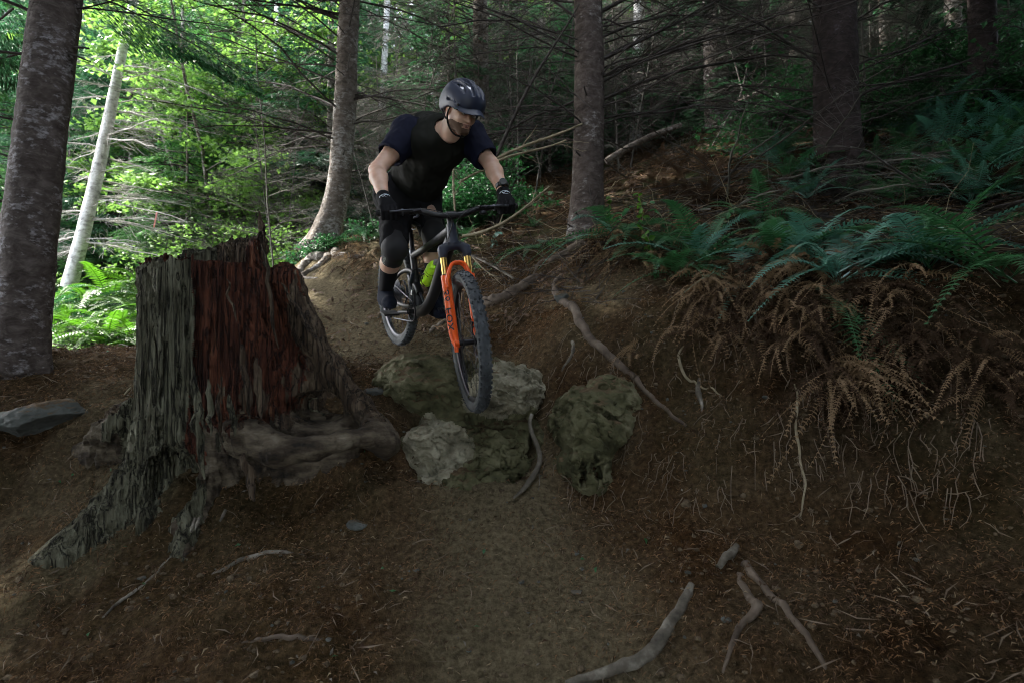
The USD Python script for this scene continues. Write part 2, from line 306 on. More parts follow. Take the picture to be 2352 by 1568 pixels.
noisy('stump_root', [(0.34, (0.008, 0.006, 0.004)), (0.47, (0.042, 0.031, 0.020)), (0.60, (0.105, 0.086, 0.059)), (0.74, (0.20, 0.175, 0.13))], 11, 9, (0.5, 1, 1.4), 0.9, 1.0, 34, 0.014)
noisy('crumb', [(0.3, (0.05, 0.034, 0.02)), (0.6, (0.11, 0.085, 0.052)), (0.8, (0.17, 0.14, 0.09))], 60, 3, rough=0.95, bump=0)
# foliage
leaf('fern_green', (0.028, 0.095, 0.034), (0.090, 0.225, 0.085), 0.25, 0.38, spec=0.55)
leaf('fern_teal', (0.065, 0.175, 0.125), (0.19, 0.37, 0.29), 0.2, 0.36, spec=0.6)
leaf('fern_lime', (0.060, 0.150, 0.020), (0.15, 0.30, 0.06), 0.4, 0.5)
leaf('fern_dead', (0.050, 0.031, 0.018), (0.24, 0.155, 0.088), 0.15, 0.8, spec=0.1)
leaf('fern_tan', (0.20, 0.14, 0.082), (0.56, 0.43, 0.28), 0.15, 0.8, spec=0.1)
leaf('needles_dark', (0.010, 0.030, 0.016), (0.028, 0.075, 0.036), 0.25, 0.6)
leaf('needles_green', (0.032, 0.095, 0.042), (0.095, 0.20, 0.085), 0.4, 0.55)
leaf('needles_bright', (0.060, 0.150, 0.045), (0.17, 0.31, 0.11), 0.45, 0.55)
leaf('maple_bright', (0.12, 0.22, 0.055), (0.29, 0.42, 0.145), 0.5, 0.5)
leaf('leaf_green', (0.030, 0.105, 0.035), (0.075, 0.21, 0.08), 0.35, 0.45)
leaf('moss', (0.025, 0.055, 0.010), (0.070, 0.125, 0.022), 0.2, 0.8)
plain('tape_pink', (0.75, 0.30, 0.27), 0.5)
plain('frame_black', (0.004, 0.004, 0.005), 0.5)
plain('frame_navy', (0.012, 0.016, 0.030), 0.5)
plain('alloy', (0.10, 0.105, 0.12), 0.42, 1.0)
plain('alloy_dark', (0.03, 0.03, 0.034), 0.4, 0.8)
plain('gold', (0.62, 0.40, 0.12), 0.22, 1.0)
noisy('fork_orange', [(0.3, (0.72, 0.085, 0.010)), (0.7, (0.80, 0.115, 0.016))], 30, 4, rough=0.28, bump=0.0, spec=0.5)
noisy('tyre_rubber', [(0.32, (0.026, 0.030, 0.034)), (0.6, (0.068, 0.076, 0.083)), (0.8, (0.12, 0.128, 0.13))], 14, 5, rough=0.85, bump=0.2, bscale=120, dist=0.002)
noisy('tyre_wall', [(0.32, (0.045, 0.050, 0.050)), (0.6, (0.095, 0.102, 0.100)), (0.8, (0.15, 0.158, 0.15))], 10, 5, rough=0.9, bump=0.2, bscale=90, dist=0.002)
plain('decal_black', (0.008, 0.008, 0.008), 0.5)
plain('decal_white', (0.75, 0.77, 0.80), 0.5)
plain('bottle_lime', (0.50, 0.90, 0.035), 0.35, subsurface_weight=0.15)
plain('bottle_cap', (0.35, 0.33, 0.31), 0.5)
plain('grip_rubber', (0.012, 0.012, 0.012), 0.8)
M('skin', {'g': ('geometry', {}), 'n': ('noise_texture', {'scale': 22, 'detail': 5}), 'r': ('rgb_ramp', {'ramp': [(0.3, (0.43, 0.265, 0.185)), (0.7, (0.55, 0.36, 0.265))]}),
           'p': ('principled_bsdf', {'roughness': 0.5, 'subsurface_weight': 0.15, 'subsurface_radius': (1.0, 0.35, 0.2), 'subsurface_scale': 0.008})}, [('g.position', 'n.vector'), ('n.fac', 'r.fac'), ('r.color', 'p.base_color')])
def cloth(name, c0, c1, sc=180):
    noisy(name, [(0.3, c0), (0.7, c1)], sc, 3, rough=0.9, bump=0.25, bscale=sc * 3, dist=0.001, spec=0.15)
cloth('cloth_navy', (0.004, 0.005, 0.014), (0.009, 0.011, 0.026)); cloth('cloth_charcoal', (0.006, 0.0065, 0.005), (0.013, 0.0135, 0.010)); cloth('cloth_olive', (0.018, 0.024, 0.016), (0.038, 0.046, 0.031)); cloth('cloth_black', (0.005, 0.005, 0.006), (0.010, 0.010, 0.011))
cloth('sock_black', (0.006, 0.006, 0.008), (0.012, 0.012, 0.014)); cloth('shoe_navy', (0.007, 0.010, 0.020), (0.016, 0.021, 0.036)); plain('shoe_sole', (0.05, 0.055, 0.06), 0.8); plain('lace', (0.25, 0.26, 0.27), 0.8)
plain('helmet_navy', (0.009, 0.015, 0.036), 0.5); plain('helmet_gloss', (0.004, 0.005, 0.010), 0.08, coat_weight=1.0); plain('strap_black', (0.006, 0.006, 0.006), 0.8); plain('beard', (0.10, 0.058, 0.036), 0.9); plain('lips', (0.26, 0.12, 0.09), 0.5); plain('eye_white', (0.55, 0.53, 0.5), 0.3); plain('eye_dark', (0.02, 0.014, 0.01), 0.15)
plain('glasses_teal', (0.10, 0.30, 0.30), 0.3); plain('watch_black', (0.01, 0.012, 0.011), 0.35); plain('knee_pad', (0.004, 0.004, 0.005), 0.75); plain('glove_print', (0.55, 0.6, 0.66), 0.5); plain('pad_print', (0.32, 0.36, 0.30), 0.6)
# ------------------------------------------------------------------ the ground
_c = [(0,1568,2.0),(600,1568,1.95),(1176,1568,1.95),(1600,1568,1.9),(2000,1568,1.75),(2352,1568,1.6),
 (0,1400,2.3),(500,1400,2.28),(1176,1400,2.25),(1500,1400,2.2),(1650,1400,2.12),(1900,1400,2.02),(2200,1400,1.88),
 (0,1180,2.85),(300,1180,2.82),(560,1180,2.8),(900,1180,2.8),(1176,1180,2.78),(1400,1180,2.75),(1600,1180,2.6),(1800,1180,2.48),(2100,1180,2.28),(2350,1180,2.12),
 (0,1000,3.1),(200,1000,3.15),(500,930,3.5),(900,1000,3.12),(1450,1000,3.0),(1600,1000,2.9),(1800,1000,2.74),(2100,1000,2.52),(2350,1000,2.32),
 (720,1085,2.93),(860,1065,2.97),(640,1120,2.88),(560,1150,2.83),(700,1010,3.05),(760,960,3.15),(690,950,3.18),(30,860,3.5),(250,860,3.75),(880,870,3.5),(1000,870,3.55),(1150,860,3.55),(1300,860,3.45),(1500,860,3.22),(1700,860,3.02),(2000,860,2.8),(2350,860,2.52),
 (150,806,4.25),(300,806,4.15),(0,806,4.0),(905,805,4.1),(800,790,4.3),(1000,800,4.0),(780,740,4.7),(760,655,5.4),(690,620,6.2),(740,575,6.7),(640,640,6.2),(620,700,5.2),(600,780,4.4),(850,640,5.4),
 (1150,700,4.5),(1250,640,4.7),(1200,570,5.3),(1100,610,5.1),(1000,560,6.0),(900,540,7.0),(1200,800,3.9),(1300,720,3.85),(1300,800,3.58),
 (1450,640,4.1),(1450,760,3.45),(1400,560,4.6),(1600,650,3.75),(1800,640,3.5),(1600,780,3.22),(1800,800,2.98),(2000,650,3.2),(2000,780,2.88),(2300,700,2.75),(2300,800,2.6),
 (1500,500,5.0),(1700,490,4.9),(2000,490,4.4),(2300,490,4.0),(1500,420,6.5),(1900,390,5.4),(2300,360,5.0),(1500,350,9.0),(1900,290,8.0),(2300,210,7.0),(1250,480,7.0),(1100,430,10),(900,490,9)]
_w = [tuple(P(*q)) for q in _c] + [(-3.5,1,-.3),(-1,1,-.34),(0,1,-.36),(.9,1,-.3),(1.5,1,.2),(2.6,1,.95),(0,-1,-.8),(-3,-1,-.7),(-3,-6,-1.8),(0,-6,-1.9),(3,-2,.3),(6,-3,1.4),(4,1.2,1.6),(8,2,2.6),
 (-5,3,.75),(-5,4.2,.95),(-8,3,.55),(-3.0,6.0,.80),(-4,5.5,.75),(-6,5.5,.7),(-6,7.5,1.0),(-4.6,8,1.25),(-9,8,.9),(-3,9,1.75),(-5.5,11,1.9),(-3,12,2.5),(-1.5,7.6,2.1),(-9,13,1.6),(-14,10,.6),(-14,22,2.0),
 (-4,18,3.6),(0,16,5.0),(5,14,6.2),(10,12,6.6),(4,9,4.7),(7,8,4.6),(9,5,3.8),(-3,28,5.0),(8,26,10),(20,20,11),(20,6,6),(20,-8,2),(-20,0,0),(-30,10,0),(-30,30,2),(-10,45,6),(15,45,15),(40,30,16),(40,-10,5),(-12,-14,-2.5),(10,-14,-1),(-40,-14,-2)]
_w = np.array(_w)
_rbf = RBFInterpolator(_w[:, :2], _w[:, 2], kernel='thin_plate_spline', smoothing=0.004)
gx = np.unique(np.r_[np.linspace(-60, -8, 24), np.linspace(-8, -3.2, 60), np.linspace(-3.2, 3.2, 330), np.linspace(3.2, 9, 60), np.linspace(9, 60, 24)])
gy = np.unique(np.r_[np.linspace(-20, 1.2, 24), np.linspace(1.2, 5.2, 260), np.linspace(5.2, 12, 90), np.linspace(12, 70, 36)])
X, Y = np.meshgrid(gx, gy, indexing='ij')
H = np.empty(X.shape); _q = np.stack([X.ravel(), Y.ravel()], 1)
_n = 40; _cx = np.linspace(-60, 60, 121); H = _rbf(_q).reshape(X.shape)
H = np.clip(H, -4, 26)
def smooth01(x): x = np.clip(x, 0, 1); return x * x * (3 - 2 * x)
p3 = np.stack([X, Y, 0 * X], -1)
# the trail: from the berm behind the bike, over the rocks, down the fall line to the camera
TR = np.array([P(690, 615, 6.2), P(780, 740, 4.7), P(900, 800, 4.1), P(1060, 860, 3.6), P(1150, 1150, 2.8), P(1200, 1400, 2.25), P(1230, 1560, 1.95), [0.05, 0.5, 0]])[:, :2]
TRs = spline(TR, 60)
dtr = np.sqrt(((p3[..., None, :2] - TRs) ** 2).sum(-1)).min(-1) if False else np.min(np.hypot(X[..., None] - TRs[:, 0], Y[..., None] - TRs[:, 1]), -1)
ontr = 1 - smooth01((dtr - 0.10 - 0.10 * np.clip(3 - Y, 0, 1.5)) / (0.42 + 0.12 * np.clip(3 - Y, 0, 1.5)))
grad = np.hypot(*np.gradient(H, gx, gy)); steep = smooth01((grad - 0.7) / 0.9)
lump = (fbm(p3 * 1.7, 4, 3) - 0.5) * 0.20 + (fbm(p3 * 7, 4, 9) - 0.5) * (0.055 + 0.12 * steep) + (fbm(p3 * 24, 3, 5) - 0.5) * (0.034 + 0.04 * steep)
H = H + lump * (1 - 0.6 * ontr)
H = H - 0.27 * np.exp(-(np.abs(X + 0.22) / 0.36) ** 4 - (np.abs(Y - 3.19) / 0.20) ** 4)
_G = RegularGridInterpolator((gx, gy), H, bounds_error=False, fill_value=None)
def G(x, y):
    r_ = _G(np.stack([np.asarray(x, float), np.asarray(y, float)], -1)); return float(r_[0]) if np.ndim(x) == 0 else r_
def hit(u, v, lo=1.2, hi=40.0, lift=0.0):
    """The point of the ground seen at a picture position."""
    d = np.arange(lo, hi, 0.01); q = np.stack([(u - 1176) / F * d, d, CAM[2] + (784 - v) / F * d], -1)
    b = np.nonzero(q[:, 2] <= G(q[:, 0], q[:, 1]))[0]
    k = b[0] if len(b) else len(d) - 1
    return q[k] + [0, 0, lift]
def gn(x, y, e=0.06):
    return nrm(np.array([G(x - e, y) - G(x + e, y), G(x, y - e) - G(x, y + e), 2 * e]))
v = np.stack([X, Y, H], -1).reshape(-1, 3); nx, ny = len(gx), len(gy)
i = (np.arange(nx - 1)[:, None] * ny + np.arange(ny - 1)[None]).ravel()
gf = np.vstack([np.stack([i, i + ny, i + ny + 1], 1), np.stack([i, i + ny + 1, i + 1], 1)])
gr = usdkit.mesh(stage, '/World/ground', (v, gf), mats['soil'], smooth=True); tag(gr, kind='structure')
pv = UsdGeom.PrimvarsAPI(gr)
dust = np.clip(ontr * 0.85 + 0.55 * smooth01((fbm(p3 * 1.3, 3, 31) - 0.52) / 0.12) * (1 - steep) * (Y < 4.5) + 0.9 * ((Y > 4.0) & (Y < 6.4) & (X < -0.9) & (X > -2.2)) * 0.9, 0, 1)
mossv = np.clip(smooth01((fbm(p3 * 2.1, 4, 77) - 0.5) / 0.14) * (0.5 + 0.5 * smooth01((Y - 5) / 2)) * (1 - ontr), 0, 0.85) * (0.25 + 0.75 * (Y > 5.5))
damp_shade = np.clip(steep * 0.5 + 0.8 * smooth01((X - 0.35 * Y + 0.1) / 0.9) * (Y < 4.5) + 0.9 * ((Y > 4.2) & (X > 0.55)) + 0.3 * smooth01((fbm(p3 * 1.1, 3, 55) - 0.45) / 0.2), 0, 1) * (1 - ontr)  # steep humus and random damp, plus shade painted on right bank and plateau
for nme, a in (('dust', dust), ('moss', mossv), ('damp_shade', damp_shade)):
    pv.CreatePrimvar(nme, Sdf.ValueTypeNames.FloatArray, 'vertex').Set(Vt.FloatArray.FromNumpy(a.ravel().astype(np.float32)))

# ------------------------------------------------------------------ rocks
def rock(name, c, r, m, label, seed, rotz=0, tilt=0, strata=0.0, rough=0.16, sub=5, cat_='rock', planes=7):
    rng = np.random.default_rng(seed)
    s = trimesh.creation.icosphere(sub, 1.0); v = np.array(s.vertices); f = np.array(s.faces)
    for k in range(planes):                                   # knock flat faces off it
        d = nrm(rng.normal(size=3)); h = rng.uniform(0.60, 0.86); t = v @ d; v = v - np.outer(np.maximum(t - h, 0) * 0.97, d)
    n = nrm(v); w = v * np.asarray(r)
    w = w + n * ((fbm(v * 2.0 + seed, 4, seed) - 0.5) * rough * 1.3)[:, None] * np.mean(r) + n * ((fbm(v * 9 + seed, 4, seed + 1) - 0.5) * rough * 0.55)[:, None] * np.mean(r)
    if strata:
        k = fbm(np.stack([w[:, 0] * 5, w[:, 1] * 5, w[:, 2] * 42], 1) + seed, 4, seed + 2) - 0.5
        w = w + n * (np.round(k * 7) / 7 * strata)[:, None]
    R = rot([0, 0, 1], rotz) @ rot([0, 1, 0], tilt)
    return one(name, (w @ R.T + np.asarray(c), f), m, label, cat_, smooth=35)
RK = rock
def crag(lo, hi, blobs, cuts, seed, h=0.0085, strata=None, k=0.035):
    """Ledge of rock: lumps run together, cracks cut in, then faces chipped and layered."""
    fl = Field(lo, hi, h)
    for c, r_, az, ti in blobs: fl.ell(np.asarray(c), r_, rot([0, 0, 1], az) @ rot([0, 1, 0], ti), k)
    for c, r_, az, ti in cuts: fl.ell(np.asarray(c), r_, rot([0, 0, 1], az) @ rot([0, 1, 0], ti), 0.012, cut=True)
    v, f = relax(fl.mesh(), 1); n = vnorm(v, f)
    ch = fbm(v * 5.5 + seed, 3, seed); v = v + n * ((np.round(ch * 9) / 9 * .65 + ch * .35 - .5) * 0.17)[:, None]
    n = vnorm(v, f); cr = np.abs(fbm(v * np.array([6, 6, 9]) + 9 + seed, 4, seed + 4) - .5); v = v - n * (0.030 * np.exp(-cr / 0.012))[:, None] + n * ((fbm(v * 22, 4, seed + 2) - .5) * 0.035)[:, None]
    if strata is not None:
        w = strata(v); q = v @ rot([0, 1, 0], .32); lay = fbm(np.stack([q[:, 0] * 6, q[:, 1] * 6, q[:, 2] * 46], 1), 4, seed + 7); v = v + n * (w * (np.round((lay - .5) * 9) / 9) * 0.075)[:, None]
    return v, f
sl_c = P(1170, 893, 3.30)
def slabw(v): return smooth01(1.25 - np.linalg.norm((v - sl_c) / np.array([.22, .34, .17]), axis=1) * .8)
ov, of = crag((-.85, 2.70, 0.05), (.42, 4.0, 1.22), [(P(1005, 890, 3.56), (.38, .36, .20), .15, .06), (sl_c, (.22, .30, .145), -.25, .34), (P(985, 1035, 3.24), (.19, .20, .16), .4, .1), (P(1150, 1045, 3.28), (.27, .22, .25), .1, 0), (P(1075, 1120, 3.10), (.27, .22, .14), .1, .05), (P(1080, 1000, 3.42), (.36, .25, .3), 0, 0)],
     [(P(1120, 968, 3.10), (.26, .16, .030), .05, .10), (P(1012, 985, 3.02), (.14, .10, .03), .0, -.25), (P(1062, 1045, 3.02), (.02, .12, .10), 0, .3), (P(1225, 1000, 3.15), (.03, .15, .12), 0, .1), (P(1040, 1078, 2.98), (.16, .08, .018), 0, .15)], 3, strata=slabw)
fc = ov[of].mean(1); isl = np.linalg.norm((fc - sl_c) / np.array([.26, .36, .19]), axis=1) + (fbm(fc * 5, 4, 6) - .5) * .9 < 1; isk = ~isl & (np.linalg.norm((fc - P(985, 1030, 3.12)) / np.array([.19, .28, .17]), axis=1) + (fbm(fc * 4.5, 4, 5) - .5) * 1.5 < 1)
def pick(v, f, m): u, inv = np.unique(f[m], return_inverse=True); return v[u], inv.reshape(-1, 3)
ol = thing('rock_outcrop', 'rocky ledge with mossy faces and a pale flaky slab under the front wheel', 'rock', P(1080, 1000, 3.3))
obj('mossy_face', pick(ov, of, ~isl & ~isk), 'rock_moss', ol, smooth=40); obj('flaky_slab', pick(ov, of, isl), 'rock_light', ol, smooth=25, label='pale flaky layered slab'); obj('worn_knob', pick(ov, of, isk), 'rock_light', ol, smooth=40, label='pale worn knob of rock')
bv, bf = crag((0.0, 2.55, 0.15), (.95, 3.6, 1.2), [(P(1362, 985, 3.16), (.215, .24, .22), .1, .25), (P(1420, 915, 3.24), (.18, .18, .11), .2, .5), (P(1350, 1085, 3.02), (.14, .19, .17), 0, 0)], [(P(1340, 1075, 2.86), (.010, .10, .09), 0, .1), (P(1372, 1070, 2.86), (.012, .10, .10), 0, -.2), (P(1415, 965, 2.95), (.16, .10, .016), 0, .5)], 12)
one('boulder', (bv, bf), 'rock_moss', 'tall olive mossy rock set in the bank right of the drop', 'rock', smooth=40)
RK('boulder', P(105, 970, 3.28), (0.26, 0.24, 0.15), 'rock_grey', 'bluish grey boulder half sunk in the dirt below the big left tree', 8, -0.2, -0.25, rough=0.16, planes=12)
RK('stone', P(700, 955, 3.22), (0.06, 0.05, 0.055), 'rock_grey', 'small grey stone in the hollow under the stump root', 9, rough=0.12, sub=4)
RK('stone', P(862, 905, 3.40), (0.075, 0.07, 0.05), 'rock_grey', 'speckled grey stone between the stump root and the trail', 10, rough=0.2, sub=4)
RK('stone', hit(1325, 1360, lift=0.004), (0.026, 0.018, 0.008), 'root_pale', 'small pale chip lying in the middle of the trail', 11, rough=0.12, sub=3)
RK('stone', hit(1290, 690, lift=0.01), (0.06, 0.05, 0.05), 'rock_grey', 'fist-sized stone in the cut bank beside the top of the long root', 12, rough=0.2, sub=4)
RK('stone', hit(820, 1205, lift=0.004), (0.05, 0.05, 0.025), 'rock_grey', 'flat stone in the litter right of the stump foot', 13, rough=0.15, sub=4)

# ------------------------------------------------------------------ litter
def litter(name, n, m, region, ln, wd, seed, label, cat_, dens=None, lift=0.004):
    rng = np.random.default_rng(seed)
    x = rng.uniform(region[0], region[1], n * 3); y = rng.uniform(region[2], region[3], n * 3) if dens is None else region[2] + (region[3] - region[2]) * rng.random(n * 3) ** dens
    ok = (np.abs(x) < 0.95 * y + 0.3); x, y = x[ok][:n], y[ok][:n]; n = len(x)
    d = np.min(np.hypot(x[:, None] - TRs[:, 0], y[:, None] - TRs[:, 1]), 1); keep = rng.random(n) > 0.72 * np.exp(-(d / 0.28) ** 2)
    keep &= rng.random(n) < 0.25 + 1.5 * smooth01((fbm(np.stack([x * 3.5, y * 3.5, 0 * x], 1), 3, seed) - 0.38) / 0.25)
    x, y = x[keep], y[keep]; n = len(x)
    c = np.stack([x, y, G(x, y) + lift], 1); e = 0.03
    N = nrm(np.stack([(G(x - e, y) - G(x + e, y)), (G(x, y - e) - G(x, y + e)), np.full(n, 2 * e)], 1))
    t = nrm(rng.normal(size=(n, 3)) + [0, 0, 0]); t = nrm(t - N * (t * N).sum(1)[:, None] * rng.uniform(0.55, 1, n)[:, None]); s = nrm(np.cross(N, t))
    L = (ln * rng.uniform(0.4, 1.5, n))[:, None]; W = (wd * rng.uniform(0.6, 1.4, n))[:, None]; b = s * L * rng.normal(0, 0.10, n)[:, None]
    up = N * np.abs(rng.normal(0, 0.006, n))[:, None]
    v = np.stack([c - t * L / 2 - b, c - s * W / 2 + up, c + t * L / 2 - b + up, c + s * W / 2 + up * 1.5 + N * W * .3], 1).reshape(-1, 3)
    k = np.arange(n)[:, None] * 4; f = np.vstack([k + [0, 1, 3], k + [1, 2, 3]])
    return one(name, (v, f), m, label, cat_, kind='stuff', smooth=False)
litter('fallen_needles', 62000, 'needle_a', (-3.4, 2.4, 1.4, 5.0), 0.021, 0.0018, 1, 'reddish brown fallen needles and fibres covering the slope', 'leaf litter', 0.9)
litter('fallen_needles', 60000, 'needle_b', (-3.4, 3.0, 1.4, 5.0), 0.026, 0.0024, 2, 'dark brown fallen needles covering the slope', 'leaf litter', 0.9)
litter('fallen_needles', 7000, 'needle_c', (-3.4, 2.4, 1.4, 5.0), 0.026, 0.0018, 3, 'pale straw coloured needle bits scattered on the slope', 'leaf litter', 0.9)
litter('fallen_twiglets', 2600, 'rootlet', (-3.4, 2.4, 1.4, 5.0), 0.10, 0.0035, 14, 'short brown twig bits lying among the needles', 'leaf litter', 0.9, 0.007)
litter('wood_chips', 300, 'root_pale', (-3.2, 2.0, 1.5, 4.5), 0.024, 0.008, 4, 'pale wood and leaf chips scattered over the dirt', 'leaf litter', 0.9)
litter('leaf_bits', 90, 'leaf_green', (-3.2, 0.6, 1.6, 4.2), 0.022, 0.012, 5, 'tiny green leaf scraps scattered below the stump', 'leaf litter', 0.9)
litter('brown_leaves', 22000, 'needle_b', (-2, 8, 4.2, 11), 0.075, 0.018, 6, 'brown dead leaves and bracken bits on the upper slope', 'leaf litter', 1.1, 0.012)
litter('brown_twigs', 9000, 'needle_a', (-2, 8, 4.2, 11), 0.16, 0.006, 7, 'thin dead twigs strewn over the upper slope', 'leaf litter', 1.1, 0.02)
def crumbs(name, n, m, size, seed, label, cat_, region=(-3.2, 2.6, 1.4, 4.8)):
    rng = np.random.default_rng(seed); s = trimesh.creation.icosphere(1, 1.0); sv, sf = np.array(s.vertices), np.array(s.faces)
    x = rng.uniform(region[0], region[1], n * 3); y = rng.uniform(region[2], region[3], n * 3); ok = np.abs(x) < 0.95 * y + .2; x, y = x[ok][:n], y[ok][:n]; n = len(x)
    r = size * rng.lognormal(0, 0.45, n); c = np.stack([x, y, G(x, y) + r * 0.15], 1); V = sv[None] * (1 + rng.uniform(-.28, .28, (n, len(sv), 1))) * np.array([1, 1, .7]) * rng.uniform(.7, 1.3, (n, 1, 3)) * r[:, None, None] + c[:, None]
    return one(name, (V.reshape(-1, 3), (sf[None] + np.arange(n)[:, None, None] * len(sv)).reshape(-1, 3)), m, label, cat_, kind='stuff', smooth=False)
crumbs('soil_crumbs', 5000, 'crumb', 0.005, 61, 'crumbs and clods of brown earth on the slope', 'soil')
crumbs('pebbles', 450, 'rock_grey', 0.006, 62, 'little grey pebbles on the slope and trail', 'pebbles')
# ------------------------------------------------------------------ branches, needles, leaves
def limb_pts(p0, d, L, rng, n=8, droop=0.15, wob=0.05):
    t = np.linspace(0, 1, n)[:, None]; d = nrm(d)
    w = np.cumsum(rng.normal(0, wob, (n, 3)), 0) * L / n * 2; w -= w[0]
    return np.asarray(p0) + d * L * t + np.array([0, 0, -droop * L]) * t ** 2 + w
def bare(p0, d, L, r, rng, twigs=14, droop=0.12, tl=0.38, sub=1, n=7):
    """One dead branch with its side twigs: a single mesh."""
    p = limb_pts(p0, d, L, rng, n, droop); out = [tube(p, [r, r * 0.75, r * 0.28], 5)]
    d = nrm(d); side = nrm(np.cross(d, [0, 0, 1.0]) + 1e-6); up = np.cross(side, d)
    for k in range(twigs):
        t = rng.uniform(0.12, 1.0); q = p[0] + 0; x = t * (n - 1); i0 = min(int(x), n - 2); q = p[i0] + (p[i0 + 1] - p[i0]) * (x - i0)
        sg = rng.choice([-1, 1]); td = d * rng.uniform(0.5, 1.0) + side * sg * rng.uniform(0.4, 1.0) + up * rng.normal(0.0, 0.28)
        l = L * tl * rng.uniform(0.45, 1.1) * (1.15 - 0.6 * t); tp = limb_pts(q, td, l, rng, 4, rng.uniform(0.0, 0.35), 0.08); rr = max(r * 0.28 * (1.2 - t), 0.0016)
        out.append(tube(tp, [rr, rr * 0.45], 3, caps=False))
        for j in range(sub):
            q2 = tp[rng.integers(1, 3)]; td2 = nrm(td) + side * rng.normal(0, 0.8) + up * rng.normal(0, 0.5)
            out.append(tube(limb_pts(q2, td2, l * 0.5, rng, 3, 0.2, 0.1), [rr * 0.6, rr * 0.35], 3, caps=False))
    return cat(*out)
def quads(c, t, s, L, W, fold=None):
    """Leaf-shaped diamonds: centre base c, direction t, side s."""
    L = np.broadcast_to(np.asarray(L, float), len(c))[:, None]; W = np.broadcast_to(np.asarray(W, float), len(c))[:, None]
    n = np.cross(t, s) * W * 0.35
    v = np.stack([c, c + t * L * 0.45 - s * W / 2 + n, c + t * L, c + t * L * 0.45 + s * W / 2 + n], 1).reshape(-1, 3)
    k = np.arange(len(c))[:, None] * 4
    return v, np.vstack([k + [0, 1, 2], k + [0, 2, 3]])
def bough(p0, d, L, rng, per=90, ln=0.12, wd=0.028, droop=0.35, width=0.42):
    """Conifer bough: needle sprays hanging off a drooping axis."""
    t = rng.uniform(0.12, 1, per) ** 0.85; d = nrm(d); side = nrm(np.cross(d, [0, 0, 1.0])); sg = rng.choice([-1, 1], per)
    off = rng.uniform(0, 1, per) ** 0.7 * width * L * (1.08 - t) * sg
    c = np.asarray(p0) + d * (L * t)[:, None] + side * off[:, None] + np.array([0, 0, -1.0]) * (droop * L * t ** 2 + np.abs(off) * 0.45 + rng.uniform(0, 0.04, per))[:, None] + d * (np.abs(off) * 0.5)[:, None]
    td = nrm(d * 0.7 + side * (sg * rng.uniform(0.3, 1.1, per))[:, None] + np.array([0, 0, -1.0]) * rng.uniform(0.1, 0.8, per)[:, None])
    s = nrm(np.cross(td, nrm(rng.normal(size=(per, 3)) * 0.5 + [0, 0, 1.0])))
    return quads(c, td, s, ln * rng.uniform(0.6, 1.4, per), wd * rng.uniform(0.7, 1.3, per))
def conifer_crown(h0, h1, R, rng, nb, per, ln, wd, c=(0, 0)):
    out, lim = [], []
    for k in range(nb):
        t = (k + rng.uniform(0, 1)) / nb; z = h0 + (h1 - h0) * t; a = rng.uniform(0, 2 * np.pi); L = R * (1.05 - t) ** 0.8 * rng.uniform(0.6, 1.15) + 0.25
        d = np.array([math.cos(a), math.sin(a), rng.uniform(-0.05, 0.30)])
        out.append(bough((c[0], c[1], z), d, L, rng, max(20, int(per * L / R)), ln, wd)); lim.append(tube(limb_pts((c[0], c[1], z), d, L * 0.85, rng, 5, 0.30, 0.02), [0.018, 0.004], 4, caps=False))
    return cat(*out), cat(*lim)
def leaf_cloud(n, rng, clumps, ln, wd, flat=0.6, droop=0.15):
    """Broad leaves in layered sprays round the given clump centres (x, y, z, radius)."""
    cl = np.asarray(clumps, float); w = cl[:, 3] ** 2; k = rng.choice(len(cl), n, p=w / w.sum())
    o = rng.normal(size=(n, 3)) * 0.55; o[:, 2] *= flat * 0.6; c = cl[k, :3] + o * cl[k, 3:4]
    t = nrm(rng.normal(size=(n, 3)) * [1, 1, 0.3] + [0, 0, -droop]); up = nrm(rng.normal(size=(n, 3)) * 0.45 + [0, 0, 1.0])
    return quads(c, t, nrm(np.cross(t, up)), ln * rng.uniform(0.6, 1.3, n), wd * rng.uniform(0.6, 1.3, n))
# ------------------------------------------------------------------ trees with trunks in the picture
def trunk_mesh(pts, rad, rng, n=26, m=70, flare=0.35, seed=0, rough=0.06):
    p = spline(pts, m); L = np.r_[0, np.cumsum(np.linalg.norm(np.diff(p, axis=0), axis=1))]
    r = np.interp(np.linspace(0, 1, m), np.linspace(0, 1, len(rad)), rad) * (1 + flare * np.exp(-L / 0.30))
    v, f = tube(p, r, n); k = np.repeat(np.arange(m), n); q = v[:m * n]; a = np.tile(np.linspace(0, 2 * np.pi, n, endpoint=False), m)
    but = np.exp(-L[k] / 0.28) * 0.38 * np.cos(a * 5 + seed) * (flare > 0.2)
    s = 1 + rough * 2 * (fbm(q * [7, 7, 3.2] + seed, 4, seed) - 0.5) + rough * 1.1 * (fbm(q * [22, 22, 34] + seed, 3, seed + 3) - 0.5) * 1.6 + but * flare
    v[:m * n] = p[k] + (q - p[k]) * s[:, None]
    return v, f
def along(pts, t):
    p = spline(pts, 100); x = t * 99; i = min(int(x), 98); return p[i] + (p[i + 1] - p[i]) * (x - i)
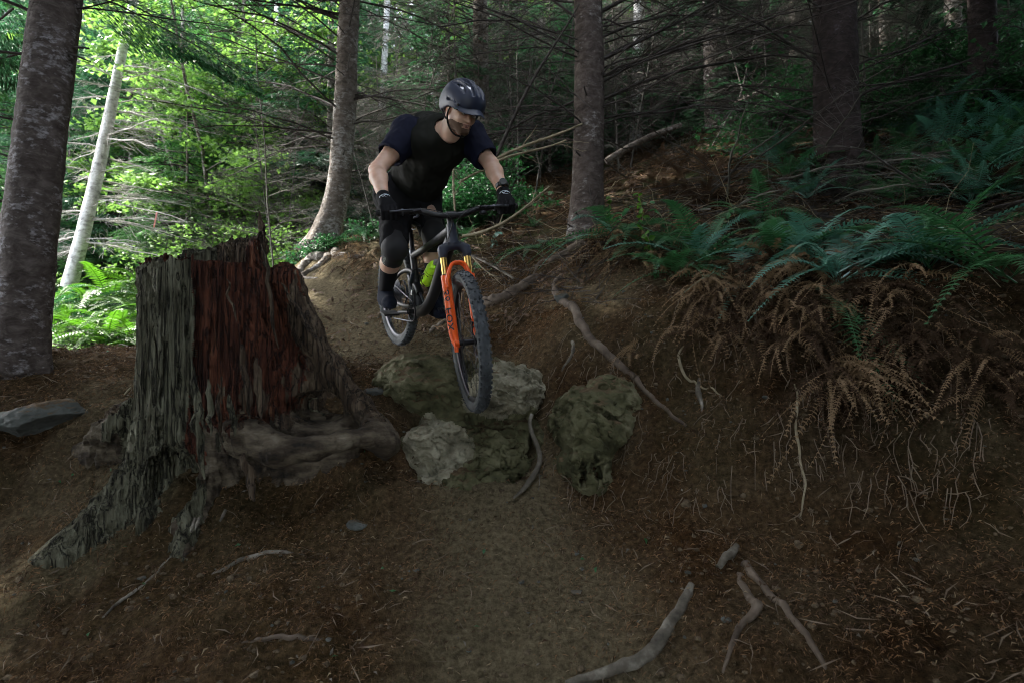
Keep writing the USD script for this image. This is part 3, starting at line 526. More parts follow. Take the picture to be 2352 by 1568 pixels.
def tree(name, label, pts, rad, m, seed, branches, bm='dead_branch', group=None, top=None, flare=0.35, rough=0.06, crown_m='needles_dark', stubs=0, n=26, mm=70):
    """branches: list of (t along trunk, azimuth, elevation, length, radius, twigs)."""
    rng = np.random.default_rng(seed); pts = np.asarray(pts, float)
    t = thing(name, label, 'tree', pts[0], group)
    obj('trunk', trunk_mesh(pts, rad, rng, n, mm, flare, seed, rough), m, t)
    for (s, az, el, L, r, tw) in branches:
        q = along(pts, s); d = np.array([math.cos(az) * math.cos(el), math.sin(az) * math.cos(el), math.sin(el)])
        obj('branch', bare(q, d, L, r, rng, tw), bm, t)
    for k in range(stubs):
        s = rng.uniform(0.05, 0.6); q = along(pts, s); a = rng.uniform(math.pi, 2 * math.pi); d = np.array([math.cos(a), math.sin(a), 0.3])
        obj('branch_stub', rod(q, q + d * (rad[0] + rng.uniform(0.03, 0.09)), 0.011, 6, 0.007), bm, t)
    if top:
        h0, h1, R, nb, per = top; c = along(pts, 1.0)
        cr, lm = conifer_crown(h0, h1, R, rng, nb, per, 0.42, 0.15, (c[0], c[1]))
        obj('crown', cr, crown_m, t, smooth=False); obj('crown_limbs', lm, bm, t)
        obj('upper_trunk', tube([c - [0, 0, 0.2], [c[0], c[1], h1]], [rad[-1], 0.03], 8), m, t)
    return t
def rb(rng, n, t0, t1, az0, az1, el0, el1, L0, L1, r=0.012, tw=16):
    return [(rng.uniform(t0, t1), rng.uniform(az0, az1), rng.uniform(el0, el1), rng.uniform(L0, L1), r * rng.uniform(0.6, 1.2), tw) for _ in range(n)]
D = math.radians
r1 = np.random.default_rng(11)
A_pts = [P(35, 860, 3.62), P(62, 600, 3.6), P(88, 350, 3.6), P(112, 150, 3.6), P(132, 0, 3.6), P(175, -420, 3.62)]
tree('conifer_tree', 'big dark trunk with silvery streaked bark at the left edge, leaning right', A_pts, [0.15, 0.142, 0.135, 0.128, 0.12], 'bark_dark', 21,
     [(0.70, D(15), D(32), 1.5, 0.022, 14), (0.585, D(5), D(5), 0.22, 0.014, 0), (0.578, D(-5), D(-10), 0.28, 0.012, 1), (0.56, D(8), D(-22), 0.14, 0.016, 0), (0.72, D(185), D(38), 1.3, 0.017, 16), (0.66, D(170), D(40), 1.5, 0.02, 16), (0.63, D(205), D(20), 1.0, 0.012, 14),
      (0.57, D(190), D(4), 1.0, 0.010, 12), (0.74, D(-20), D(40), 1.2, 0.010, 14), (0.8, D(30), D(30), 1.4, 0.012, 16), (0.82, D(160), D(30), 1.4, 0.012, 16), (0.45, D(195), D(10), 0.8, 0.008, 10), (0.36, D(185), D(25), 0.7, 0.008, 10)] + rb(r1, 8, 0.6, 0.95, -1.0, 1.2, 0.1, 0.6, 0.7, 1.4, 0.008, 14),
     top=(8.0, 13.5, 2.0, 40, 100), flare=0.30)
tree('leaning_tree', 'white barked leaning tree with dead side branches beside the big left trunk', [P(158, 660, 9), P(195, 520, 9), P(228, 380, 9.05), P(258, 235, 9.1), P(285, 100, 9.2), P(330, -80, 9.3)], [0.105, 0.095, 0.082, 0.066, 0.052], 'bark_white', 22,
     rb(r1, 34, 0.12, 0.72, -0.6, 0.9, -0.15, 0.25, 0.7, 1.7, 0.013, 22) + rb(r1, 16, 0.12, 0.72, 2.4, 4.0, -0.15, 0.25, 0.6, 1.2, 0.012, 22), 'pale_twig', flare=0.1, rough=0.05)
C_pts = [P(728, 588, 6.75), P(755, 520, 6.8), P(776, 440, 6.8), P(786, 340, 6.8), P(793, 230, 6.8), P(798, 110, 6.8), P(803, 0, 6.8), P(808, -240, 6.8)]
tree('conifer_tree', 'grey trunk with a curved flaring base on the bank behind the stump', C_pts, [0.15, 0.135, 0.128, 0.122, 0.118, 0.11], 'bark_grey', 23,
     rb(r1, 34, 0.30, 0.9, 2.4, 4.2, -0.05, 0.62, 1.2, 2.6, 0.013, 22) + rb(r1, 22, 0.30, 0.9, -0.9, 0.9, -0.1, 0.5, 1.0, 2.2, 0.012, 20) + rb(r1, 8, 0.35, 0.8, -2.4, -0.8, 0, 0.3, 0.6, 1.2, 0.008, 14),
     top=(8.2, 15, 3.0, 50, 90), flare=0.55, stubs=6)
tree('thin_tree', 'very thin white spotted trunk left of the rider', [P(868, 400, 12), P(876, 280, 12), P(883, 140, 12), P(890, 0, 12), P(894, -100, 12)], [0.075, 0.07, 0.06, 0.055], 'bark_white', 24, rb(r1, 24, 0.15, 0.95, 0, 6.28, -0.1, 0.4, 0.7, 1.6, 0.010, 18), 'grey_twig', flare=0, n=14)
tree('thin_tree', 'thinnest pale trunk, in the bright foliage left of the grey tree', [P(628, 490, 14), P(630, 330, 14), P(633, 160, 14), P(635, -60, 14)], [0.055, 0.05, 0.045], 'bark_white', 25, rb(r1, 22, 0.1, 0.95, 0, 6.28, -0.1, 0.3, 0.7, 1.5, 0.009, 16), 'grey_twig', flare=0, n=12)
tree('conifer_tree', 'two-toned grey trunk directly behind the helmet', [P(1103, 470, 9), P(1106, 300, 9), P(1104, 120, 9), P(1103, -80, 9)], [0.13, 0.125, 0.12, 0.11], 'bark_grey', 26,
     rb(r1, 44, 0.30, 0.97, 0, 6.28, 0.0, 0.7, 1.0, 2.4, 0.010, 24), flare=0.2, rough=0.07)
F_pts = [P(1338, 600, 5.1), P(1346, 500, 5.15), P(1350, 400, 5.2), P(1353, 260, 5.2), P(1353, 120, 5.2), P(1350, 0, 5.2), P(1348, -300, 5.2)]
tree('conifer_tree', 'straight brown-grey trunk at the top of the bank right of the rider', F_pts, [0.165, 0.142, 0.136, 0.130, 0.124, 0.118], 'bark_brown', 27,
     [(0.62, D(10), D(33), 3.0, 0.020, 26), (0.50, D(0), D(27), 3.4, 0.017, 28), (0.46, D(20), D(25), 3.2, 0.015, 28), (0.40, D(5), D(17), 2.6, 0.015, 26), (0.44, D(-15), D(22), 2.6, 0.012, 26), (0.36, D(15), D(9), 2.2, 0.012, 24), (0.56, D(30), D(30), 3.0, 0.012, 26),
      (0.66, D(175), D(22), 1.7, 0.012, 22), (0.60, D(190), D(28), 1.9, 0.012, 22), (0.43, D(180), D(-24), 1.5, 0.012, 20), (0.52, D(170), D(35), 1.8, 0.010, 22), (0.70, D(200), D(45), 1.6, 0.010, 20)] + rb(r1, 30, 0.3, 0.92, -0.8, 1.0, 0.1, 0.65, 1.4, 3.0, 0.009, 26) + rb(r1, 22, 0.3, 0.92, 2.3, 4.0, -0.2, 0.7, 1.0, 2.2, 0.008, 22),
     top=(9.5, 15, 2.2, 40, 90), flare=0.25, stubs=5)
tree('conifer_tree', 'pale trunk seen through dead branches right of the brown-grey one', [P(1460, 330, 10), P(1464, 200, 10), P(1467, 80, 10), P(1469, -80, 10)], [0.11, 0.105, 0.10, 0.09], 'bark_white', 28, rb(r1, 34, 0.1, 0.97, 0, 6.28, 0.0, 0.6, 1.0, 2.4, 0.009, 22), flare=0, n=16)
tree('conifer_tree', 'dim trunk near the top edge between the pale and the reddish one', [P(1648, 300, 9), P(1645, 180, 9), P(1642, 60, 9), P(1640, -90, 9)], [0.19, 0.185, 0.18, 0.17], 'bark_dark', 29, rb(r1, 40, 0.15, 0.97, 0, 6.28, 0.0, 0.6, 1.2, 2.8, 0.010, 24), flare=0, rough=0.08)
I_pts = [P(1935, 455, 5.0) - np.array([0, 0, .25]), P(1926, 340, 5.05), P(1920, 230, 5.1), P(1918, 110, 5.1), P(1917, 0, 5.1), P(1915, -260, 5.1)]
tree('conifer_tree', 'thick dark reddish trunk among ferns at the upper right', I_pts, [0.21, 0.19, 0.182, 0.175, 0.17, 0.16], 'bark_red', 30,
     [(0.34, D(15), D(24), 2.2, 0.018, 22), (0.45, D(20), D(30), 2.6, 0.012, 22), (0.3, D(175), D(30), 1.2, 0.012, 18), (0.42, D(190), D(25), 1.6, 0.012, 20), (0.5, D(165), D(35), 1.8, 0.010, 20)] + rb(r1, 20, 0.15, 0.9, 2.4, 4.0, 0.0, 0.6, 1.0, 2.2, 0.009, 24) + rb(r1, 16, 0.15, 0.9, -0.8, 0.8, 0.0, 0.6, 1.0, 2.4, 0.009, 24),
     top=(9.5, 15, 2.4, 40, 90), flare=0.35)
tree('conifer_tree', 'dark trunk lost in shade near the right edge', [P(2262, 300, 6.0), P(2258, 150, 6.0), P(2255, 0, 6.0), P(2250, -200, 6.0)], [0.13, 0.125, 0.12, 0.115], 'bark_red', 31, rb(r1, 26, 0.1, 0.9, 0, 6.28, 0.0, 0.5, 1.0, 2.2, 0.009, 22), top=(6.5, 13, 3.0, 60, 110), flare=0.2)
# far trunks
rng = np.random.default_rng(5)
FT = [(1010, 13), (960, 17), (1180, 15), (1240, 12), (1290, 18), (1420, 14), (1520, 13), (1575, 17), (1720, 12), (1760, 16), (1830, 11), (2040, 10), (2120, 12), (2190, 9), (700, 18), (560, 20), (480, 16), (860, 20), (420, 22)]
for k, (u, d) in enumerate(FT):
    x = (u - 1176) / F * d; z = float(G(x, d)); r = rng.uniform(0.07, 0.14)
    FTT = tree('forest_tree', 'slim grey trunk far back', [[x, d, z - 0.2], [x + rng.normal(0, .1), d, z + 4], [x + rng.normal(0, .25), d, z + 9]], [r, r * 0.9, r * 0.7], 'bark_white' if k % 4 == 0 else 'bark_grey', 100 + k,
         rb(rng, 16, 0.12, 0.95, 0, 6.28, -0.05, 0.5, 1.2, 2.6, 0.011, 16), 'grey_twig', 'slim trunks far back in the forest', flare=0.1, n=10, mm=30); COPIES.append((FTT, 'slim grey trunk far back', 'slim trunks far back in the forest', float(x), float(d)))
# ------------------------------------------------------------------ kinds of background growth, copied about
def sapling(seed, h, nb, m):
    rng = np.random.default_rng(seed); p = proto(f'dead_sapling_kind_{seed}')
    pts = limb_pts((0, 0, -0.1), (rng.normal(0, .08), rng.normal(0, .08), 1), h, rng, 6, 0, 0.03)
    obj('trunk', tube(pts, [0.016, 0.005], 5), m, p)
    for k in range(nb):
        a = rng.uniform(0, 6.28); s = rng.uniform(0.08, 0.97); q = along(pts, s)
        obj('branch', bare(q, (math.cos(a), math.sin(a), rng.uniform(-0.1, 0.6)), h * rng.uniform(0.18, 0.36) * (1.15 - 0.6 * s), 0.0065, rng, 26, rng.uniform(0, 0.3), 0.42, 2, 6), m, p)
    return p
SAP = [sapling(1, 4.2, 34, 'grey_twig'), sapling(2, 3.2, 30, 'grey_twig'), sapling(3, 5.2, 38, 'grey_twig')]
def fir(seed, h, R, nb, per, m, ln=0.15, wd=0.034, h0=0.06):
    rng = np.random.default_rng(seed); p = proto(f'fir_kind_{seed}')
    obj('trunk', tube([[0, 0, -0.3], [0, 0, h * 0.5], [0, 0, h]], [h * 0.011, h * 0.007, 0.01], 8), 'bark_grey', p)
    c, l = conifer_crown(h * h0, h * 0.99, R, rng, nb, per, ln, wd); obj('crown', c, m, p, smooth=False); obj('limbs', l, 'dead_branch', p)
    return p
FIR = [fir(1, 13, 2.9, 150, 330, 'needles_green'), fir(2, 15, 3.2, 150, 330, 'needles_dark'), fir(3, 5.5, 1.7, 90, 300, 'needles_green', 0.11, 0.026, 0.02), fir(4, 13, 2.8, 150, 320, 'needles_green', 0.17, 0.040), fir(5, 12, 2.9, 170, 330, 'needles_bright', 0.14, 0.034, 0.03), fir(6, 5.0, 1.9, 100, 320, 'needles_bright', 0.10, 0.026, 0.02)]
def shrub(seed, h, R, n, m, ln, wd, stems=9):
    rng = np.random.default_rng(seed); p = proto(f'shrub_kind_{seed}'); cl, st = [], []
    for k in range(stems):
        a = rng.uniform(0, 6.28); L = h * rng.uniform(0.7, 1.1); q = limb_pts((0, 0, -0.05), (math.cos(a) * R / h * rng.uniform(.2, 1), math.sin(a) * R / h * rng.uniform(.2, 1), 1), L, rng, 6, 0.12, 0.04); st.append(tube(q, [0.014, 0.004], 5))
        for j in range(7):
            s = rng.uniform(0.3, 1); w = along(q, s); e = rng.normal(size=3) * [.5, .5, .12] * R * 0.55; cl.append([*(w + e), rng.uniform(0.16, 0.34) * R]); st.append(tube(np.array([w, w + e * .5 + [0, 0, .03], w + e]), [0.005, 0.002], 3, caps=False))
    obj('stems', cat(*st), 'dead_branch', p); obj('leaves', leaf_cloud(n, rng, cl, ln, wd), m, p, smooth=False)
    return p
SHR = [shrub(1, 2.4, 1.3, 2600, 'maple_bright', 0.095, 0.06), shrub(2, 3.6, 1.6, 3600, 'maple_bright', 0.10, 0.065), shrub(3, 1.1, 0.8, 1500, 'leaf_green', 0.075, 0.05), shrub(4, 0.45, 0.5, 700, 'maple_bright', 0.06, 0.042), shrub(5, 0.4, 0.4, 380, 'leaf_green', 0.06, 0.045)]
def maple(seed, h, R, n, m):
    rng = np.random.default_rng(seed); p = proto(f'maple_kind_{seed}'); cl, st = [], []
    for k in range(5):
        a = rng.uniform(0, 6.28); q = limb_pts((0, 0, -.1), (math.cos(a) * .35, math.sin(a) * .35, 1), h * rng.uniform(.75, 1), rng, 8, .08, .04); st.append(tube(q, [.05, .01], 6))
        for j in range(16):
            s = rng.uniform(.25, 1); w = along(q, s); b = rng.uniform(0, 6.28); L = R * rng.uniform(.3, 1.0); lp = limb_pts(w, (math.cos(b), math.sin(b), .15), L, rng, 5, .18, .05); st.append(tube(lp, [.012, .003], 4, caps=False))
            for x in (2, 3, 4): cl.append([*lp[x], rng.uniform(.22, .42)])
    obj('stems', cat(*st), 'bark_grey', p); obj('leaves', leaf_cloud(n, rng, cl, .12, .085, .28, .25), m, p, smooth=False)
    return p
MAP = [maple(1, 7.5, 2.6, 9000, 'maple_bright'), maple(2, 6.0, 2.2, 7500, 'maple_bright')]
def plant(pr, name, u, d, s, rz, label, cat_, group, dz=0.0, tilt=(0, 0)):
    x = (u - 1176) / F * d; return copy(pr, name, (x, d, float(G(x, d)) + dz), rz, s, label, cat_, group, tilt)
# bright growth in the clearing on the left
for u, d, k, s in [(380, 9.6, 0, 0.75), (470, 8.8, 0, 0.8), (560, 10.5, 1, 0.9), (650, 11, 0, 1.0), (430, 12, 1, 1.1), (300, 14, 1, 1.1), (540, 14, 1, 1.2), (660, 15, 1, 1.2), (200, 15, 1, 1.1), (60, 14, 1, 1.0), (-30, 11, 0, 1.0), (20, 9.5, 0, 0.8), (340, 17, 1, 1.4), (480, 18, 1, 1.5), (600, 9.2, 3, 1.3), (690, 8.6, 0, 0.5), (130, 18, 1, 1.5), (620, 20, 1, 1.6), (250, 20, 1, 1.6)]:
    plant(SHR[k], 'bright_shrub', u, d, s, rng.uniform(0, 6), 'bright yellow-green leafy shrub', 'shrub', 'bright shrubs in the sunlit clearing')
for u, d, k, s in [(100, 13, 0, 0.8), (190, 17, 3, 1.0), (300, 12.5, 2, 1.2), (360, 19, 0, 1.1), (450, 22, 3, 1.2), (540, 17, 0, 1.0), (610, 13, 2, 1.1), (640, 22, 0, 1.2), (20, 19, 3, 1.0), (-60, 15, 0, 0.9), (240, 25, 0, 1.4), (520, 27, 3, 1.4), (700, 15.5, 3, 0.8), (90, 26, 3, 1.4), (380, 14.5, 2, 1.1), (700, 26, 0, 1.4), (580, 31, 0, 1.5), (330, 31, 3, 1.5), (-120, 24, 0, 1.2), (420, 12.5, 4, .75), (560, 15.5, 4, .9), (340, 15, 4, .9), (480, 19, 4, 1.2), (650, 17, 4, 1.0), (250, 13.5, 5, 1.1), (430, 10.8, 5, .8), (590, 12, 5, 1.1), (90, 16, 4, .9), (-20, 12.5, 5, 1.2), (200, 21, 4, 1.3), (720, 13.5, 5, 1.0), (160, 12.2, 5, 0.9)]:
    plant(FIR[k], 'young_conifer', u, d, s, rng.uniform(0, 6), 'feathery green conifer', 'tree', 'feathery conifers in the lit forest on the left')
for u, d, k, s in [(760, 12, 3, 0.75), (850, 14, 0, 0.85), (930, 18, 1, 0.9), (1000, 15, 0, 0.85), (1080, 19, 3, 0.9), (1150, 13, 2, 1.1), (1230, 17, 0, 0.85), (1310, 15, 3, 0.8), (1400, 19, 1, 0.85), (1490, 16, 1, 0.85), (1600, 14, 1, 0.8), (1690, 18, 1, 0.85), (1790, 13, 1, 0.75), (1880, 16, 1, 0.8), (1990, 12, 1, 0.75), (2090, 15, 1, 0.8), (2200, 11, 1, 0.7), (2300, 13, 1, 0.8), (880, 24, 3, 1.1), (1020, 26, 1, 1.1), (1160, 25, 0, 1.0), (1300, 24, 1, 1.0), (1460, 25, 1, 1.0), (1650, 23, 1, 1.0), (1850, 21, 1, 0.9), (2050, 20, 1, 0.9), (2250, 18, 1, 0.9), (800, 19, 0, 1.0), (1420, 11, 2, 0.9), (960, 11.5, 2, 0.8)]:
    plant(FIR[k], 'forest_conifer', u, d, s, rng.uniform(0, 6), 'dim green conifer', 'tree', 'dim conifers behind the bare twigs')
for u, d, k, s in [(520, 11.5, 0, 1.0), (620, 14, 0, 1.1), (330, 20, 0, 1.4), (690, 18, 1, 1.2), (60, 18, 0, 1.2), (140, 23, 0, 1.5), (440, 25, 0, 1.8), (900, 17, 1, 1.0)]:
    plant(MAP[k], 'maple_tree', u, d, s, rng.uniform(0, 6), 'tall glowing yellow-green maple', 'tree', 'bright maples in the clearing')
for u, d, k, s in [(60, 34, 1, 1.7), (180, 33, 0, 1.7), (300, 36, 1, 1.9), (420, 35, 0, 1.8), (540, 37, 1, 1.9), (660, 35, 0, 1.8), (-60, 31, 1, 1.6), (780, 33, 1, 1.6), (120, 29, 3, 1.5), (360, 30, 3, 1.5), (600, 29, 3, 1.4), (240, 40, 1, 2.2), (480, 42, 1, 2.2), (0, 40, 1, 2.2)]:
    plant(FIR[k], 'far_conifer', u, d, s, rng.uniform(0, 6), 'tall hazy conifer far behind', 'tree', 'conifers beyond the clearing')
for k in range(74):
    u = rng.uniform(560, 2380); d = rng.uniform(6.6, 14) if u < 1300 else rng.uniform(6.2, 13)
    if 840 < u < 1200 and d < 7.5: d += 2
    plant(SAP[k % 3], 'dead_sapling', u, d, rng.uniform(0.7, 1.15), rng.uniform(0, 6), 'thin grey twiggy dead sapling', 'sapling', 'dead saplings in the dim forest', -0.05, (rng.normal(0, 9), rng.normal(0, 9)))
for k in range(12):
    u = rng.uniform(130, 640); d = rng.uniform(10, 15)
    plant(SAP[k % 3], 'dead_sapling', u, d, rng.uniform(0.7, 1.0), rng.uniform(0, 6), 'pale bare sapling among shrubs', 'sapling', 'pale dead saplings in the clearing', -0.05, (rng.normal(0, 14), rng.normal(0, 14)))
for u, d, k, s in [(1000, 13.5, 1, .8), (1180, 15, 0, 1.0), (1270, 13, 1, .9), (1080, 18, 0, 1.2), (1360, 17, 1, 1.1), (930, 15, 0, .9), (1240, 20, 0, 1.4)]:
    plant(MAP[k], 'understorey_maple', u, d, s, rng.uniform(0, 6), 'soft green dim maple', 'tree', 'maples in the dim forest')
for k in range(40):
    u = rng.uniform(1000, 2400); d = rng.uniform(9.0, 14)
    plant(FIR[2], 'small_fir', u, d, rng.uniform(.35, .8), rng.uniform(0, 6), 'small dark green fir', 'tree', 'small firs on the dim slope')
for k in range(34):
    u = rng.uniform(1700, 2400); d = rng.uniform(5.8, 10)
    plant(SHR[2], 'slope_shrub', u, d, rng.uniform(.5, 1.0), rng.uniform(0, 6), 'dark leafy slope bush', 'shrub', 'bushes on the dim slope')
A_ = [q for q in stage.GetPrimAtPath('/World').GetChildren() if q.GetName() == 'conifer_tree'][0]
for (u, v_, d, az, el, L) in [(120, -30, 3.9, 0.1, -0.10, 1.1), (30, 20, 3.9, 2.9, -0.05, 1.0), (60, 120, 3.8, 3.2, 0.0, .8), (150, -60, 4.4, 0.35, -0.12, 1.4), (20, -60, 4.2, 2.7, -.15, 1.2)]:
    q = P(u, v_, d); dr = np.array([math.cos(az), math.sin(az) + .25, el]); obj('needled_bough', bough(q, dr, L, rng, 1500, 0.050, 0.009, 0.30, .34), 'needles_green', A_, smooth=False); obj('bough_limb', bare(q, dr, L, .008, rng, 16, .25), 'dead_branch', A_)
# unseen leaf masses added to shade trail and bank, left clearing kept open
rng = np.random.default_rng(77)
def canopy(n, xr, yr, zf, zt, seed, name, label, size=0.36):
    rng = np.random.default_rng(seed); nc = n // 18
    c = np.stack([rng.uniform(*xr, nc), rng.uniform(*yr, nc)], 1); z = np.array([float(np.squeeze(zf(*q))) for q in c]) + rng.random(nc) * zt; k = rng.integers(0, nc, n)
    k0 = k; q = np.stack([c[k, 0], c[k, 1], z[k]], 1) + rng.normal(size=(n, 3)) * [0.55, 0.55, 0.25]
    e = q - CAM; seen = (e[:, 1] > -0.4) & (np.abs(e[:, 0]) < 0.92 * e[:, 1] + 1.0) & (np.abs(e[:, 2]) < 0.62 * e[:, 1] + 0.9) & (e[:, 1] < 12); gap = (np.hypot((q[:, 0] - 0.9) / 2.7, (q[:, 1] - 4.0) / 2.0) < 1) | (np.hypot((q[:, 0] + 0.4) / 2.6, (q[:, 1] - 2.2) / 2.2) < 1); q = q[~seen & ~gap]; n = len(q)  # ovals left open so sky light reaches the trail and bank ferns
    t = nrm(rng.normal(size=(n, 3)) * [1, 1, .4]); s = nrm(np.cross(t, nrm(rng.normal(size=(n, 3)) * .6 + [0, 0, 1.])))
    return one(name, quads(q, t, s, size * 1.5, size * 0.8), 'needles_dark', label, 'added canopy', kind='stuff', smooth=False)
canopy(30000, (-10, 12), (-7, 7.6), lambda x, y: max(5.4, 1.2 + 0.66 * max(y, 0) + 0.7, float(np.squeeze(G(x, y))) + 4), 4.5, 1, 'added_canopy', 'unseen conifer canopy added to shade the trail, with two gaps for light')
canopy(1500, (3.5, 13), (6.8, 12), lambda x, y: max(1.2 + 0.66 * y + 0.9, float(np.squeeze(G(x, y))) + 4.5), 4, 5, 'added_canopy', 'unseen canopy added to shade the slope at the upper right')
canopy(6000, (1.6, 6.5), (-3.5, 1.1), lambda x, y: G(x, y) + 0.9, 4.0, 6, 'added_boughs', 'unseen boughs added to block light right of the viewer')  # leaf walls outside the view, added to keep side light off the foreground
canopy(9000, (-12, 13), (-12, -3.5), lambda x, y: G(x, y) + 0.2, 8.0, 2, 'added_boughs', 'unseen forest boughs added to block light behind the viewer')
canopy(7000, (7.5, 14), (-6, 6.5), lambda x, y: G(x, y) + 0.2, 7.0, 3, 'added_boughs', 'unseen forest boughs added to block light beyond the right edge')
canopy(5000, (-9, -4.0), (-5, 1.8), lambda x, y: G(x, y) + 0.4, 6.5, 4, 'added_boughs', 'unseen conifer boughs added to block light left of the viewer')
# ------------------------------------------------------------------ the old stump
SC = np.array([-1.714, 3.15])
fl = Field((-2.75, 2.35, 0.05), (-0.45, 4.25, 2.02), 0.011)
p = fl.points(); th = np.arctan2(p[..., 1] - SC[1], p[..., 0] - SC[0]); rho = np.hypot(p[..., 0] - SC[0], p[..., 1] - SC[1]); z = p[..., 2]
r = np.interp(z, [0, 0.35, 0.8, 1.2, 1.75], [0.42, 0.37, 0.315, 0.302, 0.295])
def flare(deg, prof, w):
    global r
    zz, rr = np.array(sorted(prof)).T; d = np.angle(np.exp(1j * (th - math.radians(deg))))
    r = np.maximum(r, r + (np.interp(z, zz, rr) - r) * np.exp(-(d / w) ** 2))
flare(-7, [(1.78, .30), (1.4, .40), (1.09, .56), (.88, .75), (.76, .90), (.3, .96)], 0.25)
flare(24, [(1.75, .30), (1.35, .42), (1.15, .57), (1.0, .78), (.85, 1.0)], 0.28)
flare(182, [(.95, .30), (.82, .36), (.72, .50), (.63, .70), (.3, .80)], 0.26)
flare(232, [(.85, .31), (.62, .37), (.47, .47), (.36, .58), (.22, .75)], 0.26)
flare(291, [(1.0, .30), (.65, .35), (.42, .43), (.33, .49), (.2, .60)], 0.20)
flare(262, [(.9, .35), (.5, .42), (.33, .46)], 0.12)
flare(90, [(1.2, .38), (.9, .6)], 0.6)
red = np.clip((np.sin(th - math.radians(318)) * 0 + np.cos(th - math.radians(321)) - math.cos(math.radians(31))) / 0.02, 0, 1) * smooth01((z - 0.62) / 0.25)
r = r - 0.035 * red
top = 1.70 + 0.30 * (p[..., 1] - SC[1]) + 0.07 * np.clip((p[..., 0] - SC[0]) / 0.3, -1, 1)
xy = np.stack([p[..., 0] * 16, p[..., 1] * 16, 0 * z], -1)[:, :, 0]
top = top + ((fbm(xy, 3, 4) - 0.5) * 0.10 + (noise(xy * 3.1, 8) - 0.5) * 0.05)[..., None]
d = np.maximum((rho - r) * 0.8, (z - top) * 0.6)
bowl = np.hypot(p[..., 0] - SC[0] - 0.02, p[..., 1] - SC[1] + 0.02) / 0.255; d = np.maximum(d, -np.maximum((bowl - 1) * 0.25, (1.62 - z) * 0.8))
fl.g[:] = d
fl.ell(P(715, 940, 2.92), (0.165, 0.26, 0.105), k=0.05, cut=True).ell(P(640, 905, 2.86), (0.05, 0.12, 0.05), k=0.03, cut=True)
fl.ell(P(378, 1105, 2.74), (0.115, 0.22, 0.17), k=0.05, cut=True)
fl.ell(P(385, 930, 2.78), (0.022, 0.06, 0.10), k=0.02, cut=True)
fl.chain(PP((560, 1000, 2.86), (640, 1035, 2.79), (720, 1030, 2.77), (790, 1010, 2.80), (850, 1003, 2.86), (888, 1020, 2.92)), [.11, .075, .052, .044, .044, .046], k=0.05)
fl.chain(PP((655, 640, 3.10), (705, 760, 3.10), (765, 850, 3.08), (825, 930, 3.02), (868, 985, 2.95), (888, 1020, 2.92)), [.09, .066, .054, .048, .046, .046], k=0.10)
fl.chain(PP((335, 925, 3.10), (285, 965, 3.04), (240, 993, 3.0), (196, 1016, 3.0)), [.06, .085, .06, .02], k=0.05)
fl.chain(PP((888, 1015, 2.92), (885, 1050, 2.93)), [.05, .02], k=0.02)
fl.cone(P(604, 580, 3.34), P(596, 486, 3.34), 0.030, 0.012, k=0.02)
v, f = fl.mesh(); v, f = relax((v, f), 1)
for it in range(2):
    n = vnorm(v, f); a = np.arctan2(v[:, 1] - SC[1], v[:, 0] - SC[0]); rr = np.hypot(v[:, 0] - SC[0], v[:, 1] - SC[1])
    q = np.stack([v[:, 0] * 19, v[:, 1] * 19, v[:, 2] * 1.1], 1) + (fbm(v * 2.5, 2, 8)[:, None] - .5) * 1.2; q2 = np.stack([v[:, 0] * 62, v[:, 1] * 62, v[:, 2] * 3.0], 1)
    side = 1 - np.clip(np.abs(n[:, 2]), 0, 1) ** 3
    k1 = np.abs(fbm(q, 4, 2) - 0.5); disp = (0.020 * np.exp(-k1 / 0.05) - 0.010 - 0.05 * np.maximum(0, fbm(q + 40, 3, 5) - 0.60) + (fbm(q2, 3, 6) - 0.5) * 0.034 - 0.030 * np.exp(-np.abs(fbm(np.stack([v[:, 0] * 24, v[:, 1] * 24, v[:, 2] * .9], 1) + 70, 3, 15) - 0.5) / 0.020)) * (0.25 + 0.75 * side) + (fbm(v * 9, 4, 3) - 0.5) * 0.014
    low = smooth01((v[:, 2] - 0.2) / 0.25)
    v = v + n * (disp * 0.62 * (1 - 0.7 * smooth01((rr - 0.46) / 0.2)))[:, None]
ang = np.degrees(np.arctan2(v[:, 1] - SC[1], v[:, 0] - SC[0])) % 360
nz = (fbm(np.stack([v[:, 0] * 24, v[:, 1] * 24, v[:, 2] * 3.0], 1), 4, 12) - 0.5) * 2.6
fa, fz, fn, fr = ang[f].mean(1), v[f][:, :, 2].mean(1), nz[f].mean(1), rr[f].mean(1)
redf = ((fa > 290 + fn * 9) | (fa < 14 + fn * 22)) & (fz > 0.80 + 0.42 * fn) & (fr < 0.56 + 0.16 * fn)
redf |= (fz > 1.60) & (fr < 0.29) & (fa > 200)
greyf = ~redf & (fa > 100) & (fa < 300 + fn * 25) & ~((fa > 158) & (fa < 207) & (fr > 0.38) & (fz < 0.98))
st = thing('tree_stump', 'big rotten tree stump with jagged top, red-brown heart and grey outer wood', 'stump', (SC[0], SC[1], 0.4))
def sub(mask):
    ff = f[mask]; u, inv = np.unique(ff, return_inverse=True); return v[u], inv.reshape(-1, 3)
obj('rotten_heartwood', sub(redf), 'stump_red', st, label='red-brown crumbling heartwood')
obj('weathered_sapwood', sub(greyf), 'stump_grey', st, label='grey-green weathered outer wood')
lowf = fz < 0.80 + 0.12 * fn
obj('buttress', sub(~redf & ~greyf & ~lowf), 'stump_brown', st, label='dark red-brown buttress on the trail side')
obj('root_flare', sub(~redf & ~greyf & lowf), 'stump_root', st, label='tan surface roots reaching towards the trail')
rng = np.random.default_rng(8)
